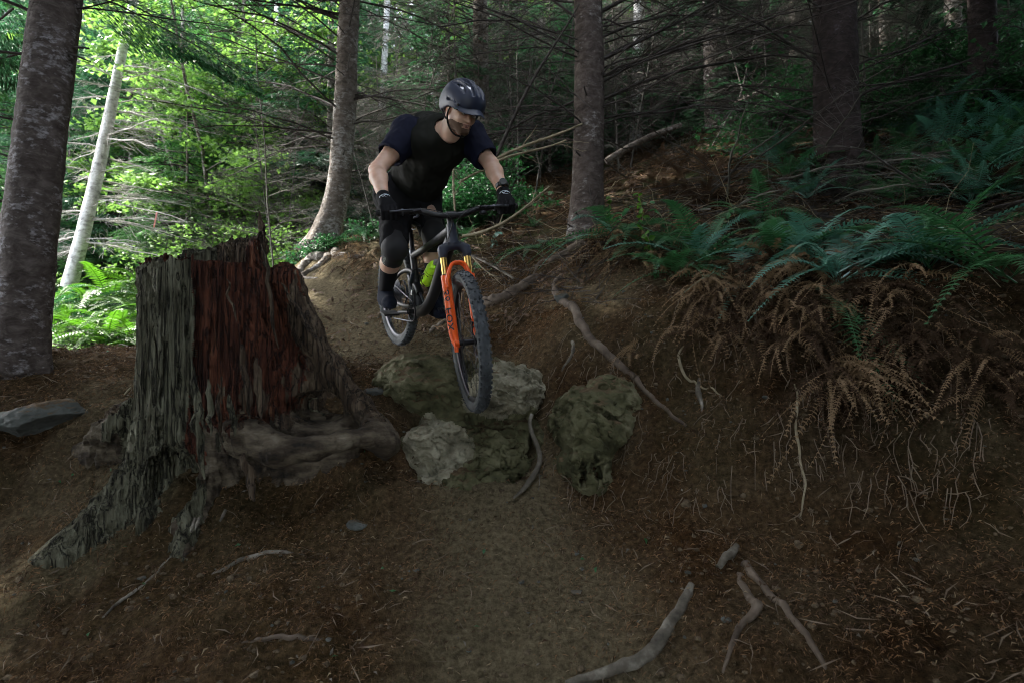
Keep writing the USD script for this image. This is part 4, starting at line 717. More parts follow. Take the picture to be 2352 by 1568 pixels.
def strip(u0, v0, u1, v1, d0, d1, w, m, name='splinter'):
    a, b = P(u0, v0, d0), P(u1, v1, d1); pts = np.linspace(a, b, 9) + np.r_[[np.zeros(3)], rng.normal(0, 0.006, (7, 3)), [np.zeros(3)]]
    obj(name, tube(pts, [w * .35, w, w * 1.1, w, w * 0.2], 7, rough=0.35, fr=18, seed=int(u0), squash=0.45), m, st)
strip(329, 605, 322, 960, 3.17, 3.14, 0.014, 'stump_brown'); strip(344, 590, 330, 1000, 3.04, 3.02, 0.016, 'stump_grey'); strip(352, 625, 352, 690, 2.98, 2.97, 0.014, 'stump_grey')
strip(478, 870, 484, 1000, 2.74, 2.73, 0.014, 'stump_grey'); strip(500, 880, 508, 1010, 2.75, 2.73, 0.016, 'stump_brown'); strip(526, 905, 540, 1000, 2.76, 2.75, 0.014, 'stump_grey'); strip(555, 790, 575, 960, 2.80, 2.78, 0.022, 'stump_brown'); strip(590, 820, 600, 960, 2.84, 2.80, 0.02, 'stump_brown'); strip(520, 640, 545, 740, 2.80, 2.78, 0.012, 'stump_brown'); strip(600, 560, 640, 800, 2.98, 2.96, 0.022, 'stump_brown'); strip(445, 850, 470, 1100, 2.80, 2.72, 0.02, 'stump_grey'); strip(560, 1040, 585, 1150, 2.72, 2.66, 0.022, 'stump_brown'); strip(640, 640, 760, 830, 3.04, 2.98, 0.02, 'stump_brown')
# ------------------------------------------------------------------ roots that cross the ground
def root(uv, rad, m, label, seed, lift=0.6, group=None, nm='tree_root', n=60, cat_='root', extra=()):
    P0 = np.array([hit(a, b) for a, b in uv]); P0[:, 2] += np.asarray(rad).mean() * lift * 0.3
    q = spline(P0, n); g = G(q[:, 0], q[:, 1]); rr = np.interp(np.linspace(0, 1, n), np.linspace(0, 1, len(rad)), rad)
    q[:, 2] = np.maximum(q[:, 2], g + rr * (0.15 - 0.9 * np.abs(np.linspace(-1, 1, n)) ** 6)); q += (np.stack([fbm(q * 8 + s, 2, seed + s) for s in range(3)], 1) - 0.5) * 0.03
    ms = [tube(q, rad, 12, rough=0.38, fr=26, seed=seed)]
    for (e, er) in extra:
        E = np.array([hit(a, b) for a, b in e]); E[:, 2] += er[0] * 0.8; ms.append(tube(spline(E, 16), er, 6, rough=0.2, fr=30, seed=seed))
    return one(nm, cat(*ms), m, label, cat_, group)
root([(1304, 628), (1283, 640), (1275, 665), (1295, 697), (1322, 722), (1345, 768), (1390, 815), (1430, 845), (1458, 866)], [.018, .025, .026, .028, .03, .026, .02], 'root_bark', 'long thick brown root snaking down the cut bank right of the bike', 1, extra=[([(1330, 735), (1322, 770)], [.006, .003]), ([(1408, 838), (1404, 870), (1418, 890)], [.008, .004])])
root([(1462, 866), (1478, 895), (1505, 925), (1540, 955), (1574, 982)], [.016, .015, .013, .009], 'root_bark', 'thinner root continuing down the bank past the dry fern tip', 2)
root([(1100, 700), (1150, 690), (1195, 668), (1245, 632)], [.055, .05, .042, .03], 'root_bark', 'stout grey root on the trail side behind the front wheel', 3)
root([(1300, 1572), (1350, 1556), (1420, 1542), (1480, 1508), (1525, 1462), (1560, 1405), (1588, 1345)], [.010, .018, .022, .025, .022, .020, .012], 'root_pale', 'thick pale curved root at the bottom edge right of centre', 4, lift=1.2)
root([(1650, 1306), (1675, 1280), (1695, 1258)], [.012, .020, .014], 'root_pale', 'short pale root knuckle on the lower right bank', 5)
root([(1702, 1318), (1718, 1365), (1738, 1408), (1702, 1450), (1676, 1500), (1664, 1552)], [.014, .014, .02, .012, .009, .005], 'root_bark', 'pale kinked root running down below the root knuckle', 6)
root([(1712, 1298), (1760, 1350), (1810, 1405), (1860, 1470), (1900, 1540)], [.018, .015, .013, .011, .006], 'root_bark', 'straight dark root slanting down to the right from the root knuckle', 7)
root([(480, 1330), (530, 1300), (580, 1280), (620, 1268), (665, 1266), (700, 1272)], [.004, .010, .012, .011, .010, .004], 'root_pale', 'pale root arching out of the litter in front of the stump', 8, lift=1.6)
root([(555, 1480), (620, 1472), (680, 1470), (740, 1470), (752, 1458)], [.004, .009, .010, .009, .004], 'root_bark', 'tan root lying level near the bottom left', 9)
root([(225, 1425), (280, 1382), (330, 1345), (375, 1300), (392, 1278)], [.003, .006, .006, .006, .004], 'root_pale', 'thin pale rootlet in the litter left of the arching root', 10)
root([(1315, 785), (1312, 812), (1298, 840), (1283, 872)], [.010, .011, .007, .003], 'root_pale', 'short bluish forked root hanging from the cut bank', 12, extra=[([(1313, 808), (1325, 832)], [.006, .003])])
root([(1570, 795), (1562, 838), (1588, 880), (1622, 896), (1655, 910)], [.006, .007, .007, .006, .003], 'stick_tan', 'thin tan root looping down the bank below the fern clump', 13)
root([(1828, 880), (1830, 960), (1832, 1020), (1842, 1080), (1838, 1190)], [.005, .006, .006, .005, .003], 'stick_tan', 'long thin rootlet hanging down the dark right bank', 14)
root([(1606, 875), (1604, 905), (1610, 945)], [.012, .014, .006], 'root_pale', 'small pale root stub in the middle of the right bank', 15)
root([(990, 766), (1005, 752), (1022, 738)], [.014, .018, .014], 'root_pale', 'pinkish root stub on the trail behind the fork', 16)
root([(740, 592), (712, 600), (694, 618), (682, 640)], [.06, .05, .04, .015], 'bark_grey', 'knobbly grey root running from the foot of the curved grey tree', 17)
root([(752, 590), (740, 608), (716, 622), (728, 640)], [.05, .035, .028, .01], 'bark_grey', 'grey root loop under the foot of the curved grey tree', 18)
root([(770, 580), (800, 592), (835, 590)], [.05, .04, .015], 'bark_grey', 'grey root reaching right from the foot of the curved grey tree', 19)
root([(1335, 560), (1310, 580), (1262, 600), (1225, 640)], [.05, .035, .02, .008], 'root_bark', 'root sliding down the bank from the straight brown-grey trunk', 20)
hr = spline(PP((1222, 950, 3.06), (1226, 1005, 3.02), (1240, 1050, 2.98), (1226, 1090, 2.92), (1202, 1122, 2.86), (1180, 1142, 2.81)), 40)
one('tree_root', cat(tube(hr, [.009, .012, .013, .016, .006], 8, rough=0.3, fr=30, seed=4), tube(spline(np.array([hr[22], hr[26] + [.03, -.01, -.04], hr[30] + [.05, -.02, -.03]]), 8), [.004, .002], 5)), 'root_pale', 'pale wiry root dangling over the dark boulder under the flaky slab', 'root')
fallen = spline(PP((1392, 372, 7.4), (1440, 342, 7.4), (1500, 312, 7.4), (1565, 288, 7.4)), 20)
one('fallen_log', tube(fallen, [.045, .04, .03], 10, rough=0.12, fr=9), 'bark_grey', 'pale fallen pole leaning behind the straight brown-grey trunk', 'log')
one('fallen_log', tube(spline(PP((1690, 240, 7.5), (1740, 215, 7.5), (1800, 188, 7.5)), 14), [.035, .03, .02], 8, rough=0.12, fr=9), 'bark_grey', 'short pale broken pole high on the dim slope', 'log')
rng = np.random.default_rng(19)
def stick(uvd, rad, m, label, tw=0, nm='dead_stick', tl=0.25):
    q = PP(*uvd); s = spline(q, 24); ms = [tube(s, rad, 7, rough=0.1, fr=20)]
    for k in range(tw):
        i = rng.integers(3, 22); dd = nrm(nrm(s[i] - s[i - 1]) + rng.normal(0, 0.7, 3)); ms.append(bare(s[i], dd, tl * rng.uniform(0.5, 1.2), max(rad) * 0.3, rng, 4, 0.1, 0.4, 1, 5))
    return one(nm, cat(*ms), m, label, 'stick')
stick([(1140, 362, 4.9), (1180, 270, 4.85), (1232, 170, 4.8), (1290, 78, 4.75), (1330, 10, 4.7)], [.016, .014, .010, .006], 'dead_branch', 'dark dead branch rising steeply to the right of the helmet', 9, tl=0.6)
stick([(1140, 366, 4.9), (1210, 334, 4.85), (1272, 312, 4.8), (1338, 284, 4.75)], [.016, .013, .011, .007], 'stick_tan', 'upper tan dead branch slanting up right of the rider', 4)
stick([(1140, 372, 4.85), (1200, 352, 4.8), (1250, 340, 4.8), (1300, 322, 4.75)], [.012, .011, .009, .006], 'stick_tan', 'lower tan dead branch slanting up right of the rider', 4)
stick([(1062, 542, 4.6), (1110, 533, 4.55), (1160, 510, 4.5), (1215, 470, 4.5), (1260, 430, 4.5)], [.013, .015, .013, .010, .006], 'stick_tan', 'pale curved dead stick just right of the stem under the handlebar', 5)
stick([(1046, 500, 5.4), (1042, 440, 5.4), (1042, 390, 5.45), (1050, 350, 5.5)], [.010, .011, .010, .008], 'stick_tan', 'thin upright pale stem between the rider legs and the right arm', 3)
stick([(1055, 420, 5.6), (1090, 400, 5.6), (1140, 380, 5.6)], [.014, .012, .010], 'stick_tan', 'short tan stick under the left arm of the rider', 2)
stick([(1000, 560, 4.9), (1020, 552, 4.9), (1085, 590, 4.7), (1150, 640, 4.6)], [.006, .007, .006, .004], 'stick_tan', 'thin bent stem on the bank behind the head tube', 3)
stick([(1180, 640, 4.5), (1130, 610, 4.6), (1075, 585, 4.7)], [.010, .010, .006], 'root_pale', 'pale twig lying on the bank behind the orange fork', 2)
for a in [(640, 1190, 2.70, 625, 1222, 2.62), (655, 1188, 2.70, 640, 1216, 2.64), (740, 1170, 2.75, 722, 1196, 2.70)]:
    stick([a[:3], tuple((np.array(a[:3]) + np.array(a[3:])) / 2), a[3:]] if False else [(a[0] * 0.7, a[1], a[2]), ((a[0] + a[3]) * 0.35, (a[1] + a[4]) / 2, (a[2] + a[5]) / 2), (a[3] * 0.7, a[4], a[5])], [.007, .008, .004], 'root_pale', {640: 'left one of two pale splinters standing at the stump foot', 655: 'right one of two pale splinters standing at the stump foot', 740: 'lone pale splinter right of the pair at the stump foot'}[a[0]], nm='wood_splinter')
stick([(300, 890, 3.55), (292, 898, 3.5), (285, 906, 3.46)], [.005, .006, .003], 'stick_tan', 'short straw coloured stick on the mound left of the stump')
# fine rootlets combed down the cut bank
rl = []
for k in range(420):
    u = rng.uniform(1080, 2250); vv = rng.uniform(600, 1150) if u > 1250 else rng.uniform(560, 740)
    a = hit(u, vv, lift=0.012); n = gn(a[0], a[1]).ravel(); dn = nrm(np.array([0, 0, -1.0]) - n * (-n[2])); L = rng.uniform(0.05, 0.28)
    q = a + np.cumsum(np.vstack([np.zeros(3), [dn * L / 4 + rng.normal(0, 0.012, 3) + n * 0.005 for _ in range(4)]]), 0); rl.append(tube(q, [.0028, .0012], 3, caps=False))
one('fine_rootlets', cat(*rl), 'rootlet', 'fine hair-like rootlets hanging all over the cut bank', 'rootlets', kind='stuff')
# thin dead twigs lying on the upper bank
tw = []
for k in range(900):
    u = rng.uniform(1040, 2340); vv = rng.uniform(430, 600) if u > 1380 else rng.uniform(430, 700)
    a = hit(u, vv, lift=0.02); L = rng.uniform(0.12, 0.7); dd = nrm(rng.normal(size=3) * [1, 1, .25]); q = limb_pts(a, dd, L, rng, 4, 0.05, 0.08); q[:, 2] = np.maximum(q[:, 2], G(q[:, 0], q[:, 1]) + 0.01); tw.append(tube(q, [.0035, .0015], 3, caps=False))
one('fallen_twigs', cat(*tw), 'dead_branch', 'thin grey dead twigs littering the upper bank', 'twigs', kind='stuff')
tw = []
for k in range(500):
    u = rng.uniform(1040, 2340); vv = rng.uniform(430, 620); a = hit(u, vv, lift=0.03); L = rng.uniform(0.12, 0.6); dd = nrm(rng.normal(size=3) * [1, 1, .4]); q = limb_pts(a, dd, L, rng, 4, 0.05, 0.08); q[:, 2] = np.maximum(q[:, 2], G(q[:, 0], q[:, 1]) + 0.01); tw.append(tube(q, [.003, .0012], 3, caps=False))
one('fallen_twigs', cat(*tw), 'stick_tan', 'thin straw coloured dead twigs littering the upper bank', 'twigs', kind='stuff')
# ------------------------------------------------------------------ ferns
SCALE = 1.5
def frond(p0, d, L, W, rng, droop=0.35, n=34, roll=0.0, curl=0.0, ragged=0.0, stalk=0.14):
    """One frond: stalk plus two rows of narrow pinnae, W = half width."""
    d = nrm(d); t = np.linspace(0, 1, 12)[:, None]; sway = np.cross(d, [0, 0, 1.0]) * curl
    p = np.asarray(p0) + d * L * t + (np.array([0, 0, -droop]) + sway) * L * t ** 2
    T = nrm(np.gradient(p, axis=0)); s = np.linspace(stalk, 0.995, n); q = np.stack([np.interp(s, t[:, 0], p[:, k]) for k in range(3)], 1); tt = nrm(np.stack([np.interp(s, t[:, 0], T[:, k]) for k in range(3)], 1))
    side = np.cross(d, [0, 0, 1.0]); side = nrm(side if np.linalg.norm(side) > .15 else np.array([1.0, 0.1, 0])); side = nrm(side - tt * (tt @ side)[:, None]); up = np.cross(side, tt); side, up = side * math.cos(roll) + up * math.sin(roll), up * math.cos(roll) - side * math.sin(roll)
    x = (s - stalk) / (1 - stalk); prof = W * np.minimum(1, (x + 0.06) / 0.16) ** 0.7 * (1.02 - x) ** 0.85
    out = [tube(p, [L * 0.0055, L * 0.002], 4, caps=False)]
    for sg in (-1, 1):
        ll = prof * rng.uniform(0.78, 1.12, n) * (1 - ragged * (rng.random(n) < ragged)); dd = nrm(side * sg + tt * (0.28 + 0.5 * x[:, None] ** 2) + up * (0.10 - 0.30 * ragged) + rng.normal(0, 0.05 + 0.45 * ragged, (n, 3)))
        wd = np.full(n, (1 - stalk) * L / n * (0.56 + 0.05 * ragged)); sv = nrm(np.cross(up, dd)); ll = np.maximum(ll, 0.012)
        # blade of three segments so that it bends down
        b, m1, tip = q, q + dd * (ll * 0.55)[:, None] + up * (ll * 0.05)[:, None], q + dd * ll[:, None] - up * (ll * (0.10 + 0.5 * ragged))[:, None]
        w = wd[:, None] * sv; V = np.stack([b - w * .42, b + w * .42, m1 - w * .40, m1 + w * .40, tip], 1).reshape(-1, 3); k = np.arange(n)[:, None] * 5
        out.append((V, np.vstack([k + [0, 2, 3], k + [0, 3, 1], k + [2, 4, 3]])))
    return cat(*out)
def fern(name, label, c, fr, m, seed, group=None, W=0.115, n=25, droop=0.58, ragged=0.0, cat_='fern', m2=None):
    """fr: a number of fronds, or a list of (azimuth deg, elevation deg, length)."""
    rng = np.random.default_rng(seed); t = thing(name, label, cat_, c, group)
    if not isinstance(fr, list): fr = [(360 * k / fr + rng.uniform(-18, 18), rng.uniform(25, 68), rng.uniform(0.6, 1.0) * 0.75) for k in range(fr)]
    for k, (az, el, L) in enumerate(fr):
        a, e = math.radians(az), math.radians(el); dd = (math.cos(a) * math.cos(e), math.sin(a) * math.cos(e), math.sin(e))
        L = L * SCALE
        obj('frond', frond(np.asarray(c) + rng.normal(0, 0.02, 3), dd, L, W * (0.7 + 0.5 * L), rng, droop * rng.uniform(0.7, 1.3), n, rng.normal(0, 0.25), rng.normal(0, 0.12), ragged), m2 if (m2 and k % 3 == 0) else m, t, smooth=False)
    return t
def at(u, v, lift=0.02): return hit(u, v, lift=lift)
def fan(rng, n, az0, az1, e0, e1, L0, L1): return [(az0 + (az1 - az0) * (k + rng.uniform(0.1, 0.9)) / n, rng.uniform(e0, e1), rng.uniform(L0, L1)) for k in range(n)]
rng = np.random.default_rng(3)
fern('sword_fern', 'green fern beside the foot of the straight brown-grey trunk', at(1420, 560), fan(rng, 12, 150, 410, 15, 74, .32, .62), 'fern_green', 1, m2='fern_teal')
fern('sword_fern', 'fern with upright fronds left of the orange dead frond', at(1600, 615), fan(rng, 13, 0, 360, 22, 72, .35, .7), 'fern_green', 2, m2='fern_teal')
fern('sword_fern', 'fern drooping over the edge above the bramble sprig', at(1535, 640), fan(rng, 13, 180, 380, 5, 60, .3, .5), 'fern_green', 3)
fern('sword_fern', 'teal fern with one broad frond pointing down right of the bramble', at(1700, 655), [(215, 10, .38), (250, 5, .36), (285, 0, .42), (320, 12, .38), (30, 50, .4), (140, 45, .42), (80, 60, .45)], 'fern_teal', 4)
fern('sword_fern', 'upright green fern at the bank edge above the orange dead frond', at(1800, 610), fan(rng, 13, 0, 360, 25, 74, .4, .68), 'fern_green', 5, m2='fern_teal')
big = [(18, 46, .85), (2, 38, .9), (-12, 34, .75), (35, 55, .7), (60, 66, .55), (345, 22, .62), (150, 56, .5), (185, 42, .48), (210, 25, .42), (120, 66, .5), (-25, 38, .75), (8, 60, .7), (-40, 20, .55), (165, 70, .5), (230, 35, .4)]
fern('sword_fern', 'biggest teal fern with long arching fronds reaching the right edge', at(1925, 650), big, 'fern_teal', 6, W=0.115, n=32, droop=0.66)
fern('sword_fern', 'fern with dark green fronds hanging straight down the right bank', at(1895, 700), [(285, -10, .36), (300, -25, .46), (275, -20, .42), (305, -20, .52), (320, 5, .36), (255, 10, .36), (60, 50, .3)], 'fern_green', 7, W=0.13, n=26, droop=0.75, m2='fern_green')
fern('sword_fern', 'full green fern filling the gap between the upright one and the biggest teal one', at(1860, 600), fan(rng, 10, 0, 360, 25, 72, .4, .6), 'fern_teal', 15)
fern('sword_fern', 'leafy green fern at the bank edge between the straight trunk and the bramble', at(1490, 590), fan(rng, 10, 0, 360, 15, 68, .3, .5), 'fern_green', 16)
fern('sword_fern', 'small fern between the two trunks at the top of the bank', at(1735, 530), fan(rng, 11, 0, 360, 25, 65, .35, .6), 'fern_green', 8)
fern('sword_fern', 'fern in deep shade beyond the biggest teal fern', at(2130, 620), fan(rng, 11, 0, 360, 20, 66, .45, .7), 'fern_green', 9, m2='fern_teal')
fern('sword_fern', 'fern in deep shade cut off by the right edge', at(2320, 650), fan(rng, 12, 60, 300, 15, 60, .5, .8), 'fern_green', 10)
fern('sword_fern', 'small dark fern left of the straight brown-grey trunk', at(1240, 580), fan(rng, 8, 0, 360, 15, 55, .25, .4), 'fern_green', 11)
fern('sword_fern', 'bright green fern at the foot of the curved grey tree', at(800, 530), fan(rng, 12, 0, 360, 15, 60, .35, .6), 'fern_lime', 12)
fern('sword_fern', 'green fern behind the right knee pad of the rider', at(850, 560), fan(rng, 11, 0, 360, 15, 60, .3, .5), 'fern_green', 13)
fern('sword_fern', 'green fern between the stump top and the curved grey tree', at(645, 560), fan(rng, 12, 0, 360, 20, 62, .4, .7), 'fern_lime', 14)
# the fern slope in the clearing
spots = [(300, 610, 'tall pale'), (255, 640, 'wide'), (200, 660, 'lush'), (320, 665, 'leaning'), (270, 700, 'low'), (150, 690, 'low pale'), (180, 720, 'small'), (240, 735, 'ragged'), (120, 660, 'shaded'), (310, 735, 'small dark'), (340, 620, 'half hidden')]
for k, (u, v_, w) in enumerate(spots):
    d = 7.0 + 2.0 * (760 - v_) / 150; x = (u - 1176) / F * d; c = np.array([x, d, max(float(np.squeeze(G(x, d))), P(u, v_ + 30, d)[2] - 0.12)])
    fern('sunlit_fern', f'{w} yellow-green fern on the sunlit slope, number {k} from the top' if False else f'{w} yellow-green fern on the sunlit slope between the left trunk and the stump', c, fan(rng, 13, 0, 360, 12, 60, .55, .95), 'fern_lime', 40 + k, n=26, m2='fern_green' if k % 3 == 2 else None)
# ferns on the dim hillside, copied
def fkind(s, n, m, L):
    r_ = np.random.default_rng(s); p_ = proto(f'fern_kind_{s}')
    for (az, el, l) in fan(r_, n, 0, 360, 15, 62, L * .6, L):
        a, e = math.radians(az), math.radians(el); obj('frond', frond((0, 0, 0.02), (math.cos(a) * math.cos(e), math.sin(a) * math.cos(e), math.sin(e)), l, 0.07 + 0.03 * l, r_, 0.42, 24, r_.normal(0, .2), r_.normal(0, .1)), m, p_, smooth=False)
    return p_
FK = [fkind(71, 14, 'fern_teal', 0.9), fkind(72, 13, 'fern_green', 0.85), fkind(73, 12, 'fern_dead', 0.7)]
for k in range(66):
    u = rng.uniform(1980, 2400) if k < 52 else rng.uniform(1760, 1980); v_ = rng.uniform(110, 480) if k < 52 else rng.uniform(300, 470)
    c = hit(u, v_, lo=3.6); kk = [0, 1, 1][k % 3]; copy(FK[kk], 'hillside_fern', c + [0, 0, .02], rng.uniform(0, 6.28), rng.uniform(0.6, 1.05), 'bluish hillside fern', 'fern', 'ferns on the dim hillside', (rng.normal(0, 8), rng.normal(0, 8)))
for k in range(34):
    u = rng.uniform(1380, 2380); c = hit(u, rng.uniform(330, 470), lo=3.6); copy(FK[2], 'dead_fern', c, rng.uniform(0, 6.28), rng.uniform(0.6, 1.0), 'brown dead hillside fern', 'dead fern', 'dead ferns on the dim hillside', (rng.normal(0, 20), rng.normal(0, 20)))
for k in range(16):
    u = rng.uniform(830, 1260); c = hit(u, rng.uniform(470, 600), lo=4.6); copy(FK[[2, 1][k % 2]], 'bank_fern', c, rng.uniform(0, 6.28), rng.uniform(0.4, 0.6), 'small half-dry fern on the bank', 'fern', 'small ferns behind the bike')
# dry brown fronds hanging over the bank edge
def hang(label, u0, u1, v0, v1, n, m, seed, L0=.18, L1=.36, W=.045):
    r_ = np.random.default_rng(seed); c = hit((u0 + u1) / 2, (v0 + v1) / 2); t = thing('dead_fern_clump', label, 'dead fern', c)
    for k in range(int(n * 2.6)):
        a = hit(r_.uniform(u0, u1), r_.uniform(v0, v1), lift=r_.uniform(.015, .11)); N = gn(a[0], a[1]).ravel(); dd = nrm(N * r_.uniform(0.25, 0.9) + [r_.normal(0, .6), -0.1, r_.uniform(-0.8, 0.25)])
        obj('dry_frond', frond(a, dd, r_.uniform(L0, L1) * 0.95, W * 0.95 * r_.uniform(.7, 1.2), r_, 0.7, 24, r_.normal(0, .7), r_.normal(0, .35), 0.38, 0.05), m if k % 3 else ('fern_tan' if m == 'fern_dead' else 'fern_dead'), t, smooth=False)
hang('brown dry fern clump hanging above the long root', 1370, 1470, 555, 610, 26, 'fern_tan', 1)
hang('brown dry fern clump hanging left of the bramble sprig', 1470, 1580, 590, 650, 26, 'fern_dead', 2)
hang('pale tan dry fern bunch hanging lowest in the middle of the bank', 1590, 1680, 660, 720, 30, 'fern_tan', 3, .2, .4)
hang('rust brown dry ferns under the bramble sprig', 1680, 1800, 620, 700, 28, 'fern_dead', 4)
hang('rust brown dry ferns left of the hanging green fronds', 1780, 1890, 700, 820, 34, 'fern_dead', 5)
hang('grey-tan dry fern bunch dangling below the hanging green fronds', 1900, 1990, 860, 930, 24, 'fern_tan', 6, .22, .45)
hang('dark brown dry ferns right of the hanging green fronds', 2030, 2190, 760, 880, 30, 'fern_dead', 7)
hang('dark brown dry ferns on the shaded bank at the right edge', 2190, 2345, 800, 930, 22, 'fern_dead', 8)
hang('mixed brown dry fronds at the bank edge right of the straight trunk', 1380, 1640, 520, 600, 34, 'fern_dead', 21, .2, .4)
hang('mat of tan dry fronds under the upright green fern', 1640, 1900, 600, 680, 40, 'fern_tan', 22, .2, .4)
hang('mat of brown dry fronds under the biggest teal fern', 1890, 2120, 660, 780, 36, 'fern_dead', 23, .2, .45)
hang('brown dry fronds low on the bank below the tan bunch', 1560, 1800, 720, 800, 22, 'fern_dead', 24, .15, .3)
hang('curled dry fern tip lying on the long root', 1440, 1475, 820, 850, 4, 'fern_tan', 9, .12, .18, .035)
hang('brown dry leaves behind the left arm of the rider', 1100, 1200, 425, 500, 26, 'fern_dead', 10, .2, .4)
hang('brown dry ferns on the cut bank below the curved grey tree', 770, 870, 580, 625, 18, 'fern_tan', 11, .2, .4)
c = at(1735, 535); t = thing('dead_frond', 'single orange-brown curled dead frond among the green ferns', 'dead fern', c)
for a in (150, 190): obj('frond', frond(c, (math.cos(D(a)) * .8, -.3, .6), .28, .05, rng, .8, 24, 0, .2, .2), 'fern_dead', t, smooth=False)
# ------------------------------------------------------------------ small leafy plants
def toothed(c, t, n, L, W):
    t, n = nrm(t), nrm(n); s = np.cross(n, t); k = [(0, 0), (.12, .30), (.2, .26), (.35, .5), (.42, .40), (.62, .42), (.68, .32), (.84, .2), (1, 0)]
    a = [c + t * L * x + s * W * y + n * L * 0.04 * math.sin(3 * x) for x, y in k]; b = [c + t * L * x - s * W * y + n * L * 0.04 * math.sin(3 * x) for x, y in k[1:-1]]; mid = [c + t * L * x - n * L * .05 for x, _ in k]
    V = np.array(a + b + mid); na, nb = len(a), len(b); f = []
    for i in range(na - 1):
        f.append([i, i + 1, na + nb + i]); f.append([i + 1, na + nb + i + 1, na + nb + i])
        p0 = na + i - 1 if i > 0 else 0; p1 = na + i if i < nb else na - 1
        f.append([p0, na + nb + i, p1]); f.append([p1, na + nb + i, na + nb + i + 1])
    return V, np.array(f)
def sprig(label, pts, n, ln, m, seed, cat_='plant', nm='leafy_sprig'):
    r_ = np.random.default_rng(seed); s = spline(np.asarray(pts), 20); t = thing(nm, label, cat_, s[0]); obj('stem', tube(s, [.0035, .0018], 5), 'stick_tan', t)
    for k in range(n):
        i = int(19 * (k + 1) / n); q = s[min(i, 19)]; dd = nrm(r_.normal(size=3) * [1, .5, .6] + [0, -.35, -.35]); nn = nrm(r_.normal(size=3) * .4 + [0, -.75, .65])
        nn = nrm(nn - dd * (nn @ dd)); obj('leaf', toothed(q, dd, nn, ln * r_.uniform(.7, 1.25), ln * .8), m, t, smooth=False)
b0 = hit(1640, 585); sprig('bramble sprig with pale toothed leaves hanging over the bank', [b0, b0 + [.0, -.10, .02], P(1638, 640, b0[1] - .16), P(1646, 700, b0[1] - .16)], 11, .075, 'leaf_green', 1)
b1 = hit(1130, 572); sprig('small maple seedling with two lobed leaves right of the fork', [b1, b1 + [.0, -.03, .10], b1 + [.04, -.06, .15]], 4, .085, 'fern_teal', 2, nm='seedling')
b1 = hit(1185, 480); sprig('tiny green seedling right of the left hand glove', [b1, b1 + [.0, -.03, .08], b1 + [.03, -.05, .12]], 5, .06, 'leaf_green', 3, nm='seedling')
b1 = hit(1085, 640); sprig('little green sprig on the bank behind the orange fork', [b1, b1 + [.02, -.03, .08], b1 + [.05, -.05, .14]], 7, .055, 'leaf_green', 4)
b1 = hit(1500, 640); sprig('thin green sprig drooping right of the first dry fern clump', [b1, b1 + [.04, -.10, -.02], b1 + [.10, -.14, -.12]], 6, .05, 'leaf_green', 5)
for k, (u, v_, w) in enumerate([(1395, 520, 'at the foot of the straight brown-grey trunk'), (1440, 545, 'just right of the straight brown-grey trunk'), (1475, 520, 'behind the first bank fern'), (1520, 560, 'between the first two bank ferns'), (1490, 610, 'hanging over the lip under the first bank fern'), (1660, 560, 'behind the bramble sprig'), (1760, 600, 'under the upright green fern')]):
    b1 = hit(u, v_); sprig('leafy green sprig ' + w, [b1, b1 + [rng.normal(0, .04), -.05, .14], b1 + [rng.normal(0, .08), -.12, .24]], 11, .06, 'leaf_green' if k % 2 else 'fern_lime', 80 + k)
for k in range(26):
    u, v_ = rng.uniform(1390, 2330), rng.uniform(380, 520); a = hit(u, v_, lo=3.8, lift=.05); az = rng.uniform(0, 6.28); q = bare(a, (math.cos(az), math.sin(az), rng.uniform(.0, .3)), rng.uniform(.8, 2.0), .011, rng, 26, .1, .4, 1)
    p_ = one('fallen_branch', q, 'grey_twig' if k % 2 else 'dead_branch', 'twiggy fallen branch on the slope', 'branch', 'fallen branches on the slope'); COPIES.append((p_, 'twiggy fallen branch on the slope', 'fallen branches on the slope', float(a[0]), float(a[1])))
for k in range(22):
    u, d = rng.uniform(100, 340), rng.uniform(6.2, 8.5); plant(SHR[3] if k % 2 else SHR[4], 'low_plant', u, d, rng.uniform(.5, 1.0), rng.uniform(0, 6), 'low leafy sunlit plant', 'plant', 'low plants in the sunlit clearing')
for k in range(16):
    u, d = rng.uniform(700, 880), rng.uniform(6.3, 8.5); plant(SHR[4], 'low_plant', u, d, rng.uniform(.5, 1.1), rng.uniform(0, 6), 'low green plant on mossy bank', 'plant', 'low plants round the curved grey tree')
for k in range(14):
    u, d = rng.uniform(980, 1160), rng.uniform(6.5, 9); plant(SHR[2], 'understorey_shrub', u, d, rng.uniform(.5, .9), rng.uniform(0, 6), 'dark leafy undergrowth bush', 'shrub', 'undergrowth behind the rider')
plant(SHR[0], 'bright_shrub', 705, 8.2, 0.62, 1.0, 'hazy lime green bush left of the curved grey tree', 'shrub', None)
# flagging tape in the clearing
q = spline(PP((360, 488, 8.7), (357, 505, 8.68), (353, 523, 8.7)), 10); w = np.array([.009, .003, 0])
one('flagging_tape', (np.vstack([q - w, q + w, q[::-1] + w * 1.05 + [0, .002, 0], q[::-1] - w * 1.05 + [0, .002, 0]]), np.vstack([[[i, i + 10, i + 11], [i, i + 11, i + 1]] for i in range(9)] + [[[20 + i, 30 + i, 31 + i], [20 + i, 31 + i, 21 + i]] for i in range(9)])), 'tape_pink', 'pink strip of flagging tape hanging in the bright foliage', 'ribbon')
